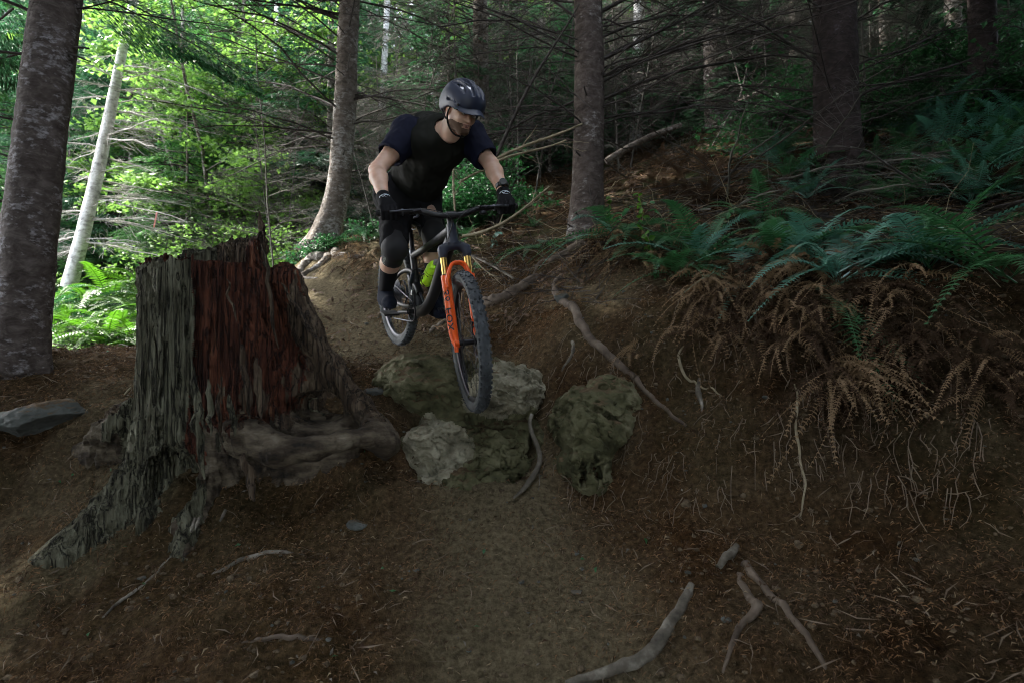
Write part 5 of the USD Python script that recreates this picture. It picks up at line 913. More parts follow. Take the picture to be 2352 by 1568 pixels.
# ------------------------------------------------------------------ the mountain bike (built x forward, y left, z up, from the rear hub)
BO = P(912, 672, 4.0); BF = nrm(P(1082, 786, 3.0) - BO)
_l = nrm(np.cross([0, 0, 1.0], BF)); _u = np.cross(BF, _l); LEAN = math.radians(5.0)
BL, BU = _l * math.cos(LEAN) + _u * math.sin(LEAN) , _u * math.cos(LEAN) - _l * math.sin(LEAN)
BR = np.stack([BF, BL, BU], 1)
def bw(p): return np.asarray(p, float) @ BR.T + BO
def wb(m):
    v, f = arr(m); return bw(v), f
HUBF = np.array([1.205, 0, 0]); HA = math.radians(65); SA = np.array([-math.cos(HA), 0, math.sin(HA)]); STEER = math.radians(-13)
SR = rot(SA, STEER); SP = HUBF - 0.044 * np.array([math.sin(HA), 0, math.cos(HA)])
def st_(p): return (np.asarray(p, float) - SP) @ SR.T + SP
def ws(m):
    v, f = arr(m); return bw(st_(v)), f
bike = thing('mountain_bike', 'black mountain bike with orange fork dropping off the rocks, ridden by the person', 'bicycle', BO)
def wheel(c, tf, label, disc_side):
    w = group_part('wheel', bike); tag(w, label=label); n = 120
    a = np.linspace(0, 2 * np.pi, n, endpoint=False); e = np.array([[math.cos(x), 0, math.sin(x)] for x in a]); R, rr = 0.340, 0.0305; yy = np.array([0, 1.0, 0])
    def ring(ph0, ph1, k, sc=1.0):
        ph = np.linspace(ph0, ph1, k); V = np.stack([c + e * (R + rr * sc * math.cos(x)) + yy * rr * sc * 1.02 * math.sin(x) for x in ph], 1).reshape(-1, 3); f = []
        i = np.arange(n)[:, None] * k; j = np.arange(k - 1)[None]; i2 = ((np.arange(n) + 1) % n)[:, None] * k
        return V, np.vstack([np.stack([i + j, i2 + j, i2 + j + 1], -1).reshape(-1, 3), np.stack([i + j, i2 + j + 1, i + j + 1], -1).reshape(-1, 3)])
    obj('tyre', tf(ring(-0.95, 0.95, 9)), 'tyre_rubber', w); obj('sidewall', tf(ring(0.93, 2.5, 8)), 'tyre_wall', w); obj('sidewall', tf(ring(-2.5, -0.93, 8)), 'tyre_wall', w)
    kb = []
    for row, (ph, cnt, sx, sy, hh) in enumerate([(-0.92, 72, .014, .008, .0065), (-0.38, 72, .012, .009, .0055), (0.0, 36, .017, .011, .005), (0.38, 72, .012, .009, .0055), (0.92, 72, .014, .008, .0065)]):
        for k in range(cnt):
            x = 2 * np.pi * (k + 0.5 * (row % 2)) / cnt; er = np.array([math.cos(x), 0, math.sin(x)]); et = np.array([-math.sin(x), 0, math.cos(x)]); nn = er * math.cos(ph) + yy * math.sin(ph); s2 = np.cross(nn, et)
            if row in (1, 3) and k % 2: continue
            kb.append(box(c + er * R + nn * (rr + hh * 0.4) if False else c + er * R + nn * (rr + hh * 0.4), (sx, sy, hh * 1.6), np.stack([et, s2, nn], 1)))
    obj('tread_knobs', tf(cat(*kb)), 'tyre_rubber', w, smooth=False)
    prof = np.array([(0.318, -.0155), (0.321, -.017), (0.306, -.0165), (0.295, -.010), (0.292, 0), (0.295, .010), (0.306, .0165), (0.321, .017), (0.318, .0155), (0.308, .010), (0.308, -.010)])
    k = len(prof); V = np.stack([c + e * p[0] + yy * p[1] for p in prof], 1).reshape(-1, 3); i = np.arange(n)[:, None] * k; i2 = ((np.arange(n) + 1) % n)[:, None] * k; j = np.arange(k)[None]; j2 = (j + 1) % k
    obj('rim', tf((V, np.vstack([np.stack([i + j, i2 + j, i2 + j2], -1).reshape(-1, 3), np.stack([i + j, i2 + j2, i + j2], -1).reshape(-1, 3)]))), 'alloy_dark', w, smooth=40)
    obj('hub', tf(cat(rod(c - yy * .052, c + yy * .052, .016, 14), rod(c - yy * .034, c - yy * .028, .029, 14), rod(c + yy * .028, c + yy * .034, .029, 14))), 'alloy_dark', w, smooth=40)
    for s in range(28):
        x = 2 * np.pi * s / 28; sg = 1 if s % 2 else -1; x2 = x + (0.55 if (s // 2) % 2 else -0.55)
        obj('spoke', tf(rod(c + np.array([math.cos(x2), 0, math.sin(x2)]) * .028 + yy * .031 * sg, c + np.array([math.cos(x), 0, math.sin(x)]) * .297, .0012, 4)), 'alloy_dark', w)
    dd = c + yy * disc_side * 0.044; t = [rod(dd - yy * .001, dd + yy * .001, .045, 20)]
    ra = tube([dd + np.array([math.cos(x), 0, math.sin(x)]) * .084 for x in np.linspace(0, 2 * np.pi, 41)], .007, 6, squash=.2); obj('brake_disc', tf(cat(*t, ra)), 'alloy', w, smooth=40)
    vx = 4.2; obj('valve', tf(rod(c + np.array([math.cos(vx), 0, math.sin(vx)]) * .255, c + np.array([math.cos(vx), 0, math.sin(vx)]) * .295, .003, 6)), 'alloy', w)
wheel(np.zeros(3), wb, 'dusty rear wheel standing on the trail', 1)
wheel(HUBF, ws, 'dusty front wheel in the air', 1)
# frame
cr = SP + SA * 0.537; ht = cr + SA * 0.115; BB = np.array([.437, 0, -.025]); stt = np.array([.300, 0, .325]); stj = np.array([.345, 0, .22])
fr = group_part('frame', bike)
obj('head_tube', wb(tube([cr + SA * .004, cr + SA * .03, ht - SA * .02, ht], [.033, .030, .026, .027], 18)), 'frame_navy', fr, smooth=40)
obj('down_tube', wb(tube(spline([cr + SA * .035 + [-.01, 0, 0], (cr * .62 + BB * .38) + [0.01, 0, -.015], BB + [.05, 0, .012], BB], 14), [.036, .036, .034, .038], 16)), 'frame_black', fr)
obj('top_tube', wb(tube(spline([ht - SA * .03 + [-.01, 0, 0], (ht * .5 + stt * .5) + [0, 0, -.03], stt + [0, 0, -.02]], 12), [.028, .021, .020], 14)), 'frame_black', fr)
obj('seat_tube', wb(tube([BB, stj, stt + (stt - stj) * .2], [.030, .022, .020], 14)), 'frame_black', fr)
obj('bottom_bracket_shell', wb(rod(BB - [0, .037, 0], BB + [0, .037, 0], .027, 18)), 'frame_black', fr, smooth=40)
PV = np.array([.355, 0, .135])
for s in (-1, 1):
    y = np.array([0, .062 * s, 0]); obj('chainstay', wb(tube(spline([BB + [-.03, .03 * s, .02], BB + [-.14, .052 * s, .005], [0.06, .072 * s, -.012], [0, .074 * s, 0]], 12), [.016, .013, .012, .013], 10)), 'frame_black', fr)
    obj('seatstay', wb(tube(spline([[0, .074 * s, .004], [.08, .070 * s, .07], [.24, .05 * s, .19], PV + [.045, .030 * s, .085]], 12), [.012, .011, .012, .013], 10)), 'frame_black', fr)
    obj('rocker_link', wb(tube([PV + [.045, .033 * s, .085], PV + [.02, .033 * s, .02], PV + [-.03, .033 * s, .05]], [.011, .016, .010], 8)), 'frame_navy', fr)
sh = group_part('shock', bike)
s0, s1 = PV + [.03, 0, .0], np.array([.52, 0, .055]); mid = s0 * .5 + s1 * .5
obj('air_can', wb(rod(s0, mid, .024, 16)), 'alloy_dark', sh, smooth=40); obj('shaft', wb(rod(mid, s1, .0095, 12)), 'alloy', sh, smooth=40)
obj('white_label', wb(box(PV + [.03, -.034, -.05], (.022, .002, .034))), 'decal_white', sh, smooth=False)
# seat
sd = nrm(stt - BB); sp1 = stt + sd * .15
obj('seat_post', wb(rod(stt, sp1, .0155, 14)), 'frame_black', bike, smooth=40); obj('seat_clamp', wb(rod(stt - sd * .004, stt + sd * .014, .0215, 16)), 'alloy', bike, smooth=40)
Sf = Field((-.15, -.10, -.05), (.20, .10, .06), .006); Sf.cone((-.10, 0, .012), (.16, 0, .0), .024, .014, .02).cone((-.11, -.045, .018), (-.03, -.02, .01), .022, .018, .03).cone((-.11, .045, .018), (-.03, .02, .01), .022, .018, .03).plane((0, 0, .022), (0.03, 0, 1))
vv, ff = relax(Sf.mesh(), 1); sad = sp1 + [-.015, 0, .045]; obj('saddle', wb((vv * [1, 1, .9] + sad, ff)), 'frame_black', bike)
for s in (-1, 1): obj('saddle_rail', wb(tube(spline([sad + [-.09, .02 * s, -.01], sad + [-.05, .022 * s, -.035], sad + [.05, .022 * s, -.035], sad + [.10, .012 * s, -.012]], 12), .0035, 6)), 'alloy', bike)
# fork
fk = group_part('fork', bike); legs = []; ax = SA; fw = np.array([math.sin(HA), 0, math.cos(HA)])
Cf = Field((-.12, -.12, -.06), (.12, .12, .06), .006); Cf.chain([(0, -.066, -.012), (0, -.045, .012), (0, 0, .026), (0, .045, .012), (0, .066, -.012)], [.026, .022, .027, .022, .026], .012); Cf.cone((0, -.066, -.03), (0, -.066, .004), .0245, .0245, .006).cone((0, .066, -.03), (0, .066, .004), .0245, .0245, .006)
vv, ff = relax(Cf.mesh(), 1); RC = np.stack([fw, [0, 1, 0], SA], 1); crown = cr - SA * .022
obj('crown', ws((vv @ RC.T + crown, ff)), 'frame_navy', fk); obj('steerer', ws(rod(crown, ht + SA * .05, .0145, 12)), 'frame_black', fk, smooth=40)
lowtop = SP + SA * .375
for s in (-1, 1):
    y = np.array([0, .066 * s, 0]); ctr = crown + y - SA * .02; lt = HUBF + fw * -.044 + y + SA * .372
    b = HUBF - fw * .044 + y
    obj('stanchion', ws(rod(lt - SA * .05, ctr, .0185, 20)), 'gold', fk, smooth=40)
    path = spline([lt, lt - SA * .03, b + SA * .20, b + SA * .07, b + SA * .02 + fw * .018, HUBF + y * .92 - SA * .012], 24); obj('lower_leg', ws(tube(path, [.0275, .0265, .0255, .0265, .025, .018], 20)), 'fork_orange', fk, smooth=40, label='orange fork leg with black lettering' if s < 0 else None)
    obj('dropout', ws(cat(rod(HUBF + y * .80, HUBF + y * 1.16, .0165, 14), rod(HUBF + y * 1.05 - SA * .015, HUBF + y * 1.05 - SA * .045, .011, 10))), 'fork_orange', fk, smooth=40)
    obj('wiper_seal', ws(rod(lt - SA * .002, lt + SA * .006, .0225, 18)), 'decal_black', fk, smooth=40)
LT = lambda s: HUBF - fw * .044 + np.array([0, .066 * s, 0]) + SA * .372
for off, r0 in ((.022, .0095), (-.012, .008)):
    obj('arch', ws(tube(spline([LT(-1) - SA * .075 + fw * (off + .012), LT(-1) - SA * .03 + fw * (off + .016), LT(-1) + SA * .012 + fw * (off + .02) + [0, .014, 0], LT(-.45) + SA * .052 + fw * (off + .024), LT(0) + SA * .060 + fw * (off + .026), LT(.45) + SA * .052 + fw * (off + .024), LT(1) + SA * .012 + fw * (off + .02) - [0, .014, 0], LT(1) - SA * .03 + fw * (off + .016), LT(1) - SA * .075 + fw * (off + .012)], 40), [r0 * 1.2, r0 * 1.3, r0, r0, r0, r0 * 1.3, r0 * 1.2], 10)), 'fork_orange', fk)
obj('axle', ws(rod(HUBF - [0, .075, 0], HUBF + [0, .075, 0], .0075, 10)), 'alloy_dark', fk, smooth=40)
obj('brake_caliper', ws(box(HUBF + np.array([-.085, .052, .055]), (.03, .03, .06))), 'alloy_dark', fk, smooth=False)
def letters(txt, h, base, up, out, rad, m, par, nm, tf, bold=True, wide=1.0):
    """Flat print wrapped round a cylinder: reads along 'up', letter tops towards +angle; out = the outward direction at the middle."""
    t = meshkit.text_mesh(txt, h, .0012, bold); t = t.subdivide_to_size(h * .3, max_iter=6) if hasattr(t, 'subdivide_to_size') else t; v = np.array(t.vertices); wdt = v[:, 0].max()
    tg = np.cross(up, out); a = (v[:, 1] - h / 2) / rad; q = base + np.outer((v[:, 0] - wdt / 2) * wide, up) + (np.outer(np.cos(a), out) + np.outer(np.sin(a), tg)) * (rad + .0006 + v[:, 2])[:, None]
    obj(nm, tf((q, np.array(t.faces))), m, par, smooth=False)
# print on the orange leg that faces the viewer (its front and outer side), reading down the leg
yR = np.array([0, -.066, 0]); bR = HUBF - fw * .044 + yR; outd = nrm(fw * .82 + np.array([0, -.55, 0])); outd = nrm(outd - SA * (outd @ SA))
letters('FOX', .031, bR + SA * .135, -SA, outd, .0262, 'decal_black', fk, 'black_lettering', ws, wide=1.45)
letters('36', .031, bR + SA * .262, -SA, outd, .0262, 'decal_black', fk, 'black_lettering', ws, wide=1.2)
# bar, stem, grips, levers, hoses
ck = group_part('cockpit', bike); SM = ht + SA * .035; CL = SM + fw * .042 + SA * .004
obj('stem', ws(cat(rod(SM - SA * .02, SM + SA * .02, .019, 16), rod(SM, CL, .016, 14), rod(CL - [0, .024, 0], CL + [0, .024, 0], .0215, 16))), 'frame_black', ck, smooth=40)
obj('spacer', ws(rod(ht, ht + SA * .016, .0185, 16)), 'alloy_dark', ck, smooth=40)
bk = np.array([-1.0, 0, 0])
def barpt(s):  # s: -1 .. 1
    a = abs(s); x = smooth01((a - .13) / .30); return CL + np.array([0, .39 * s, 0]) + SA * .028 * x + bk * .05 * max(a - .12, 0)
bp = np.array([barpt(s) for s in np.linspace(-1, 1, 61)]); obj('handlebar', ws(tube(bp, [.0112, .0112, .0125, .0165, .0165, .0165, .0125, .0112, .0112], 14)), 'frame_black', ck)
for s in (-1, 1):
    g = np.array([barpt(s * x) for x in np.linspace(.65, 1.0, 10)]); obj('grip', ws(tube(g, [.0165, .0155, .0155, .016, .017], 14)), 'grip_rubber', ck)
    obj('grip_collar', ws(rod(barpt(s * .635), barpt(s * .66), .0185, 14)), 'alloy', ck, smooth=40)
    c0 = barpt(s * .53); le = barpt(s * .83) + fw * .052 - SA * .012
    obj('brake_lever', ws(cat(rod(barpt(s * .50), barpt(s * .56), .0175, 12), tube([c0 + fw * .015 - SA * .004, c0 + fw * .028 + np.array([0, -.05 * s, 0])], [.011, .009], 10))), 'alloy_dark', ck, smooth=40)
    obj('lever_blade', ws(tube(spline([c0 + fw * .025, barpt(s * .62) + fw * .05 - SA * .008, barpt(s * .74) + fw * .055 - SA * .012, le], 10), [.006, .0055, .005, .005], 8)), 'alloy', ck)
    obj('hose', ws(tube(spline([c0 + fw * .028 + np.array([0, -.05 * s, 0]), barpt(s * .28) + fw * .07 - SA * .005, barpt(s * .05) + fw * .085 - SA * .05, cr + SA * .06 + fw * .05 + np.array([0, .02 * s, 0]), cr - SA * .005 + fw * .03 + np.array([0, .035 * s, 0])], 26), .0026, 6)), 'decal_black', ck)
for s, w in ((.20, .05), (.265, .03), (-.22, .05), (-.29, .04), (.155, .012), (.145, .012)):
    a, b = barpt(s), barpt(s + w * (1 if s > 0 else -1)); o = fw * .8 + SA * .6; obj('bar_decal', ws(tube([a + o * .0055, b + o * .0055], .0092, 10, squash=1)), 'decal_white', ck)
obj('shifter_pod', ws(ball(barpt(.46) + fw * .012 - SA * .028, np.array([.018, .022, .014]), 2)), 'alloy_dark', ck); obj('dropper_lever', ws(tube([barpt(-.45) - SA * .02, barpt(-.47) - SA * .034 + fw * .015, barpt(-.52) - SA * .04 + fw * .02], [.009, .007, .005], 8)), 'alloy', ck)
# drivetrain
dt = group_part('drivetrain', bike); CRA = math.radians(196); cd = np.array([math.cos(CRA), 0, math.sin(CRA)])
ring = tube([BB + np.array([math.cos(x), 0, math.sin(x)]) * .062 + [0, -.047, 0] for x in np.linspace(0, 2 * np.pi, 37)], .005, 6); obj('chainring', wb(ring), 'alloy_dark', dt); obj('crank_axle', wb(rod(BB - [0, .07, 0], BB + [0, .07, 0], .014, 12)), 'alloy_dark', dt, smooth=40)
for s, sg in ((-1, 1), (1, -1)):
    a = BB + np.array([0, .066 * s, 0]); b = a + cd * sg * .17 + np.array([0, .012 * s, 0]); obj('crank_arm', wb(tube([a, a * .5 + b * .5, b], [.016, .011, .013], 10)), 'alloy_dark', dt)
    pc = b + np.array([0, .062 * s, 0]); obj('pedal', wb(cat(box(pc + np.array([0, 0, 0]), (.098, .10, .012)), rod(b, pc, .007, 8))), 'alloy_dark', dt, smooth=False)
for k, (rad, yy_) in enumerate([(.105 * (.30 + .07 * j), -.050 + .004 * j) for j in range(10)][::-1]):
    obj('cog', wb(tube([np.array([math.cos(x) * rad, yy_ + .012, math.sin(x) * rad]) for x in np.linspace(0, 2 * np.pi, 25)], .0035, 5)), 'alloy', dt)
dj = np.array([.01, -.062, -.085]); obj('derailleur', wb(cat(tube([[0, -.066, -.01], dj + [-.01, -.006, .03], dj], [.014, .018, .012], 8), tube([dj, dj + [.03, .008, -.085]], [.012, .010], 8))), 'alloy_dark', dt)
ch = [BB + [0, -.047, .066], np.array([0.02, -.032, .062]), np.array([-.055, -.032, .02]), np.array([-.03, -.034, -.05]), dj + [.0, .022, 0], dj + [.04, .022, -.085], BB + [0, -.047, -.066]]
obj('chain', wb(tube(np.array(ch), .0042, 5)), 'alloy', dt)
# bottle cage on the down tube; the bottle in it is a thing of its own
dd_ = nrm(cr - BB); dn = np.cross([0, -1.0, 0], dd_); dn = dn if dn[2] > 0 else -dn
bc = BB * .57 + cr * .43 + dn * .078
obj('bottle_cage', wb(cat(*[tube(spline([bc - dd_ * .07 - dn * .038 + np.array([0, .02 * s, 0]), bc - dd_ * .05 + np.array([0, .040 * s, 0]), bc + dd_ * .0 + np.array([0, .040 * s, 0]) + dn * .005, bc + dd_ * .02 - dn * .03 + np.array([0, .022 * s, 0])], 10), .004, 6) for s in (-1, 1)])), 'frame_black', bike)
bt = thing('water_bottle', 'fluorescent yellow-green drink bottle with black print in the bike frame', 'bottle', bw(bc))
prf = [(-.088, .0), (-.088, .030), (-.082, .0365), (.032, .0365), (.038, .0335), (.046, .0335), (.052, .0365), (.070, .0365), (.084, .030), (.088, .028)]
def lathe(pr, c, axd, n=28):
    u = nrm(np.cross(axd, [0, 1.0, 0])); w = np.cross(axd, u); a = np.linspace(0, 2 * np.pi, n, endpoint=False); V = np.stack([c + axd * h + (np.outer(np.cos(a), u) + np.outer(np.sin(a), w)) * r for h, r in pr], 0).reshape(-1, 3)
    k = len(pr); i = np.arange(k - 1)[:, None] * n; j = np.arange(n)[None]; j2 = (j + 1) % n; return V, np.vstack([np.stack([i + j, i + j2, i + n + j2], -1).reshape(-1, 3), np.stack([i + j, i + n + j2, i + n + j], -1).reshape(-1, 3)])
obj('bottle_body', wb(lathe(prf, bc, dd_)), 'bottle_lime', bt, smooth=35)
cp = obj('lid', wb(lathe([(.086, .0), (.086, .031), (.102, .030), (.112, .020), (.113, .0)], bc, dd_)), 'bottle_lime', bt, smooth=35)
obj('nozzle', wb(lathe([(.112, 0), (.112, .012), (.128, .011), (.132, .014), (.142, .013), (.143, 0)], bc, dd_)), 'bottle_cap', bt, smooth=35)
ob = np.array([0, -1.0, 0]); ob = nrm(ob * .85 + dn * .3 + 0 * dd_)
ob = nrm(ob - dd_ * (ob @ dd_)); tgb = np.cross(dd_, ob)
# "MORT" runs round the bottle
def round_print(txt, h, hpos, rad, m):
    t = meshkit.text_mesh(txt, h, .0008, True).subdivide_to_size(.004, max_iter=6); v = np.array(t.vertices); a = (v[:, 0] - v[:, 0].max() / 2) / rad; s = np.cross(dd_, ob); q = bc + np.outer(hpos + v[:, 1], dd_) + (np.outer(np.cos(a), ob) + np.outer(np.sin(a), s)) * (rad + .0005 + v[:, 2])[:, None]
    obj('black_lettering', wb((q, np.array(t.faces))), m, bt, smooth=False)
round_print('MORT', .014, -.010, .0365, 'decal_black')
aa = np.linspace(.5, 5.6, 26); lg = [bc + dd_ * (-.048 + .028 * math.sin(x)) + (ob * math.cos(.028 / .0365 * math.cos(x)) + np.cross(dd_, ob) * math.sin(.028 / .0365 * math.cos(x))) * .0368 for x in aa]; obj('ring_logo', wb(tube(np.array(lg), .0045, 6, squash=.3)), 'decal_black', bt)
for h_ in (.036,): obj('grip_line', wb(lathe([(h_, .0345), (h_ + .003, .0345)], bc, dd_)), 'decal_black', bt)
def grip_world(s): return bw(st_(barpt(s)))
# ------------------------------------------------------------------ the rider
rider = thing('person', 'mountain biker in navy helmet, dark jersey, black shorts and gloves crouched over the handlebar', 'person', (-.60, 3.6, 1.4))
# rider's right is on the left of the picture
HR, HL = grip_world(-.83), grip_world(.83)
bax = nrm(grip_world(.9) - grip_world(-.9)); fwd = BF
SHR_, SHL = P(938, 307, 3.40), P(1076, 314, 3.44)
ELR, ELL = P(866, 392, 3.22), P(1128, 378, 3.36)
WRR, WRL = P(880, 452, 3.06), P(1156, 442, 3.22)
HIPR, HIPL = P(908, 448, 3.68), P(968, 440, 3.82)
KNR, KNL = P(906, 572, 3.38), P(996, 538, 3.56)
ANR, ANL = P(886, 668, 3.68), P(1000, 690, 3.70)
NB = P(1014, 318, 3.40)
PEL = (HIPR + HIPL) / 2; CH = P(1002, 330, 3.43)
HC = P(1063, 246, 3.17)
hf = nrm([0.56, -0.64, -0.54]); hs = nrm(np.cross(hf, [-0.02, 0.0, 1.0])); hu = np.cross(hs, hf)       # face direction, its right-of-picture side, up
HRm = np.stack([hf, hs, hu], 1)
def hp(x, y, z): return HC + HRm @ np.array([x, y, z])
B = Field((-1.15, 2.65, 1.25), (0.35, 4.15, 2.85), 0.0085)
ell = B.ell
B.chain([PEL, PEL * .55 + CH * .45, CH], [.085, .085, .12], .04).cone(HIPR, HIPL, .07, .07, .03).cone(CH, NB, .13, .075, .06).cone(SHR_, CH, .075, .12, .06).cone(SHL, CH, .075, .12, .06)
B.cone(NB, hp(-.035, 0, -.10), .062, .058, .04)
for a, b, c in ((SHR_, ELR, WRR), (SHL, ELL, WRL)):
    m1, m2 = a * .55 + b * .45, b * .72 + c * .28
    B.cone(a, m1, .062, .054, .03).cone(m1, b, .054, .044, .025).cone(b, m2, .044, .049, .02).cone(m2, c, .049, .029, .02)
for h_, k_, a_ in ((HIPR, KNR, ANR), (HIPL, KNL, ANL)):
    m = k_ * .66 + a_ * .34 + BF * -.022; B.cone(h_, k_, .080, .056, .02).cone(k_, m, .054, .058, .03).cone(m, a_, .056, .036, .03)
body_low = B.mesh()
# head, finer, joined to the body mesh by overlap at the neck
Hd = Field(HC - .21, HC + .19, 0.0042)
Hd.ell(hp(-.008, 0, .012), (.098, .078, .098), HRm, .02).ell(hp(.022, 0, -.045), (.070, .062, .075), HRm, .03).cone(hp(.020, -.040, -.085), hp(.066, -.014, -.112), .028, .020, .02).cone(hp(.020, .040, -.085), hp(.066, .014, -.112), .028, .020, .02).cone(hp(.066, -.012, -.112), hp(.066, .012, -.112), .021, .021, .015)
Hd.cone(hp(.080, 0, -.010), hp(.102, 0, -.048), .010, .013, .012).cone(hp(.092, -.011, -.052), hp(.092, .011, -.052), .009, .009, .008).cone(hp(.082, -.034, .004), hp(.088, -.008, .002), .010, .009, .012).cone(hp(.082, .034, .004), hp(.088, .008, .002), .010, .009, .012)
for s in (-1, 1):
    Hd.ell(hp(.058, .040 * s, -.050), (.022, .020, .018), HRm, .02); Hd.ell(hp(.088, .030 * s, -.018), (.014, .016, .011), HRm, .008, cut=True); Hd.ell(hp(-.010, .078 * s, -.032), (.022, .010, .033), HRm, .006); Hd.ell(hp(-.006, .088 * s, -.034), (.011, .008, .020), HRm, .004, cut=True)
Hd.cone(hp(.082, -.018, -.083), hp(.084, .018, -.083), .008, .008, .008); Hd.cone(hp(-.035, 0, -.06), hp(-.045, 0, -.155), .060, .060, .03); Hd.cone(hp(.086, -.020, -.0785), hp(.086, .020, -.0785), .0022, .0022, .002, cut=True)
head = Hd.mesh(); ref = cat(relax(body_low, 2), relax(head, 1))
obj('body', ref, 'skin', rider)
for s in (-1, 1):
    e = obj('eye', ball(hp(.076, .031 * s, -.019), .0115, 2), 'eye_white', rider); obj('iris', ball(hp(.0845, .0315 * s, -.021), .0052, 1), 'eye_dark', e)
    obj('eyebrow', tube(spline([hp(.086, .012 * s, .003), hp(.092, .030 * s, .009), hp(.080, .048 * s, .002)], 8), [.003, .0045, .002], 5), 'beard', rider)
obj('mouth', cat(tube(spline([hp(.083, -.022, -.080), hp(.092, 0, -.076), hp(.083, .022, -.080)], 8), [.002, .0045, .002], 6), tube(spline([hp(.082, -.019, -.083), hp(.0905, 0, -.087), hp(.082, .019, -.083)], 8), [.002, .005, .002], 6)), 'lips', rider)
# short beard: head surface of the jaw, moved out a little
v, f = relax(head, 1); q = (v - HC) @ HRm; n = vnorm(v, f)
jaw = (q[:, 2] < -.072 - .35 * np.maximum(0, .03 - q[:, 0])) & (q[:, 2] > -.135) & (q[:, 0] > .0) & ~((np.abs(q[:, 1]) < .022) & (q[:, 2] > -.094) & (q[:, 2] < -.072)) & (q[:, 2] < -.062 + .1 * np.maximum(0, .02 - np.abs(q[:, 1])))
k = jaw[f].all(1); ff = f[k]; u, inv = np.unique(ff, return_inverse=True); obj('short_beard', (v[u] + n[u] * (.0012 + .002 * noise(v[u] * 700)[:, None]), inv.reshape(-1, 3)), 'beard', rider, label='short dark beard')
# helmet
he = group_part('helmet', rider); tag(he, label='matt navy helmet with glossy black vents and a visor')
Hf = Field(HC - .24, HC + .26, 0.0048); hc = hp(-.008, 0, .028)
Hf.ell(hc, (.150, .112, .118), HRm, .01).ell(hp(-.07, 0, -.012), (.085, .098, .085), HRm, .03)
pq = (Hf.points() - HC) @ HRm
cutz = -.012 - .050 * smooth01((.03 - pq[..., 0]) / .12) + .012 * smooth01((pq[..., 0] - .05) / .1)
Hf.g = np.maximum(Hf.g, (cutz - pq[..., 2]) * .9)
Hf.ell(hp(-.006, 0, .008), (.118, .092, .110), HRm, .006, cut=True)
for y0, x0, x1, w in ((0, -.02, .118, .015), (-.040, -.035, .112, .017), (.040, -.035, .112, .017), (-.076, -.06, .080, .015), (.076, -.06, .080, .015), (-.03, -.12, -.07, .014), (.03, -.12, -.07, .014)):
    pts = []
    for x in np.linspace(x0, x1, 6):
        t = 1 - ((x + .008) / .150) ** 2 - (y0 / .112) ** 2; pts.append(hp(x, y0 * (1 - .15 * max(0, x) / .1), .028 + .118 * math.sqrt(max(t, .02))))
    Hf.chain(pts, [w * .6, w, w * 1.1, w * 1.1, w * .9, w * .5], .004, cut=True)
Hf.chain([hp(.10, -.05, .03), hp(.06, -.085, .025), hp(.0, -.108, .02)], [.006, .009, .006], .004, cut=True).chain([hp(.10, .05, .03), hp(.06, .085, .025), hp(.0, .108, .02)], [.006, .009, .006], .004, cut=True)
obj('shell', relax(Hf.mesh(), 1), 'helmet_navy', he)
Li = Field(HC - .2, HC + .22, 0.006); Li.ell(hp(-.008, 0, .022), (.132, .099, .107), HRm, .01); pq = (Li.points() - HC) @ HRm; Li.g = np.maximum(Li.g, (-.02 - pq[..., 2] - .03 * smooth01((.03 - pq[..., 0]) / .12)) * .9); Li.ell(hp(-.006, 0, .006), (.112, .088, .104), HRm, .006, cut=True); obj('liner', relax(Li.mesh(), 1), 'helmet_gloss', he)
nu, nv = 15, 7; V = []
for i in range(nu):
    a = np.linspace(-1.0, 1.0, nu)[i]
    for j in range(nv): s = j / (nv - 1); V.append(hp(.118 - .055 * abs(a) ** 2.2 + (.072 - .030 * a * a) * s, a * (.098 - .012 * s), .020 - .010 * abs(a) - .018 * s + .012 * math.cos(a * 1.5) * (1 - s) + .004 * math.cos(a * 4)))
V = np.array(V); i = np.arange(nu - 1)[:, None] * nv + np.arange(nv - 1)[None]; i = i.ravel(); q = np.stack([i, i + 1, i + nv + 1, i + nv], 1); V2 = V - hu * .004; n0 = len(V)
edge = list(range(0, nv)) + [k * nv + nv - 1 for k in range(1, nu)] + [(nu - 1) * nv + k for k in range(nv - 2, -1, -1)] + [k * nv for k in range(nu - 2, 0, -1)]
eq = np.array([[a, b, b + n0, a + n0] for a, b in zip(edge, edge[1:] + edge[:1])])
obj('visor', cat((np.vstack([V, V2]), np.vstack([q, q[:, ::-1] + n0, eq]))), 'helmet_navy', he, smooth=40)
obj('bolt', ball(hp(.085, -.088, .012), .007, 2), 'strap_black', he); obj('bolt', ball(hp(.085, .088, .012), .007, 2), 'strap_black', he)
for s in (-1, 1):
    obj('strap', cat(tube(spline([hp(.030, .092 * s, -.01), hp(.012, .090 * s, -.055), hp(.006, .072 * s, -.095), hp(.035, .045 * s, -.138), hp(.045, 0, -.150)], 20), .0055, 6, squash=.4), tube(spline([hp(-.06, .090 * s, -.04), hp(-.03, .093 * s, -.062), hp(.004, .082 * s, -.085)], 10), .005, 6, squash=.4)), 'strap_black', rider)
    g = obj('glasses_arm', tube(spline([hp(.080, .062 * s, -.008), hp(.05, .084 * s, -.010), hp(.0, .090 * s, -.012)], 10), [.004, .0035, .003], 6), 'glasses_teal', rider)
obj('glasses_frame', tube(spline([hp(.080, -.064, -.008), hp(.098, -.035, -.002), hp(.106, 0, -.004), hp(.098, .035, -.002), hp(.080, .064, -.008)], 16), .0032, 6), 'glasses_teal', rider)
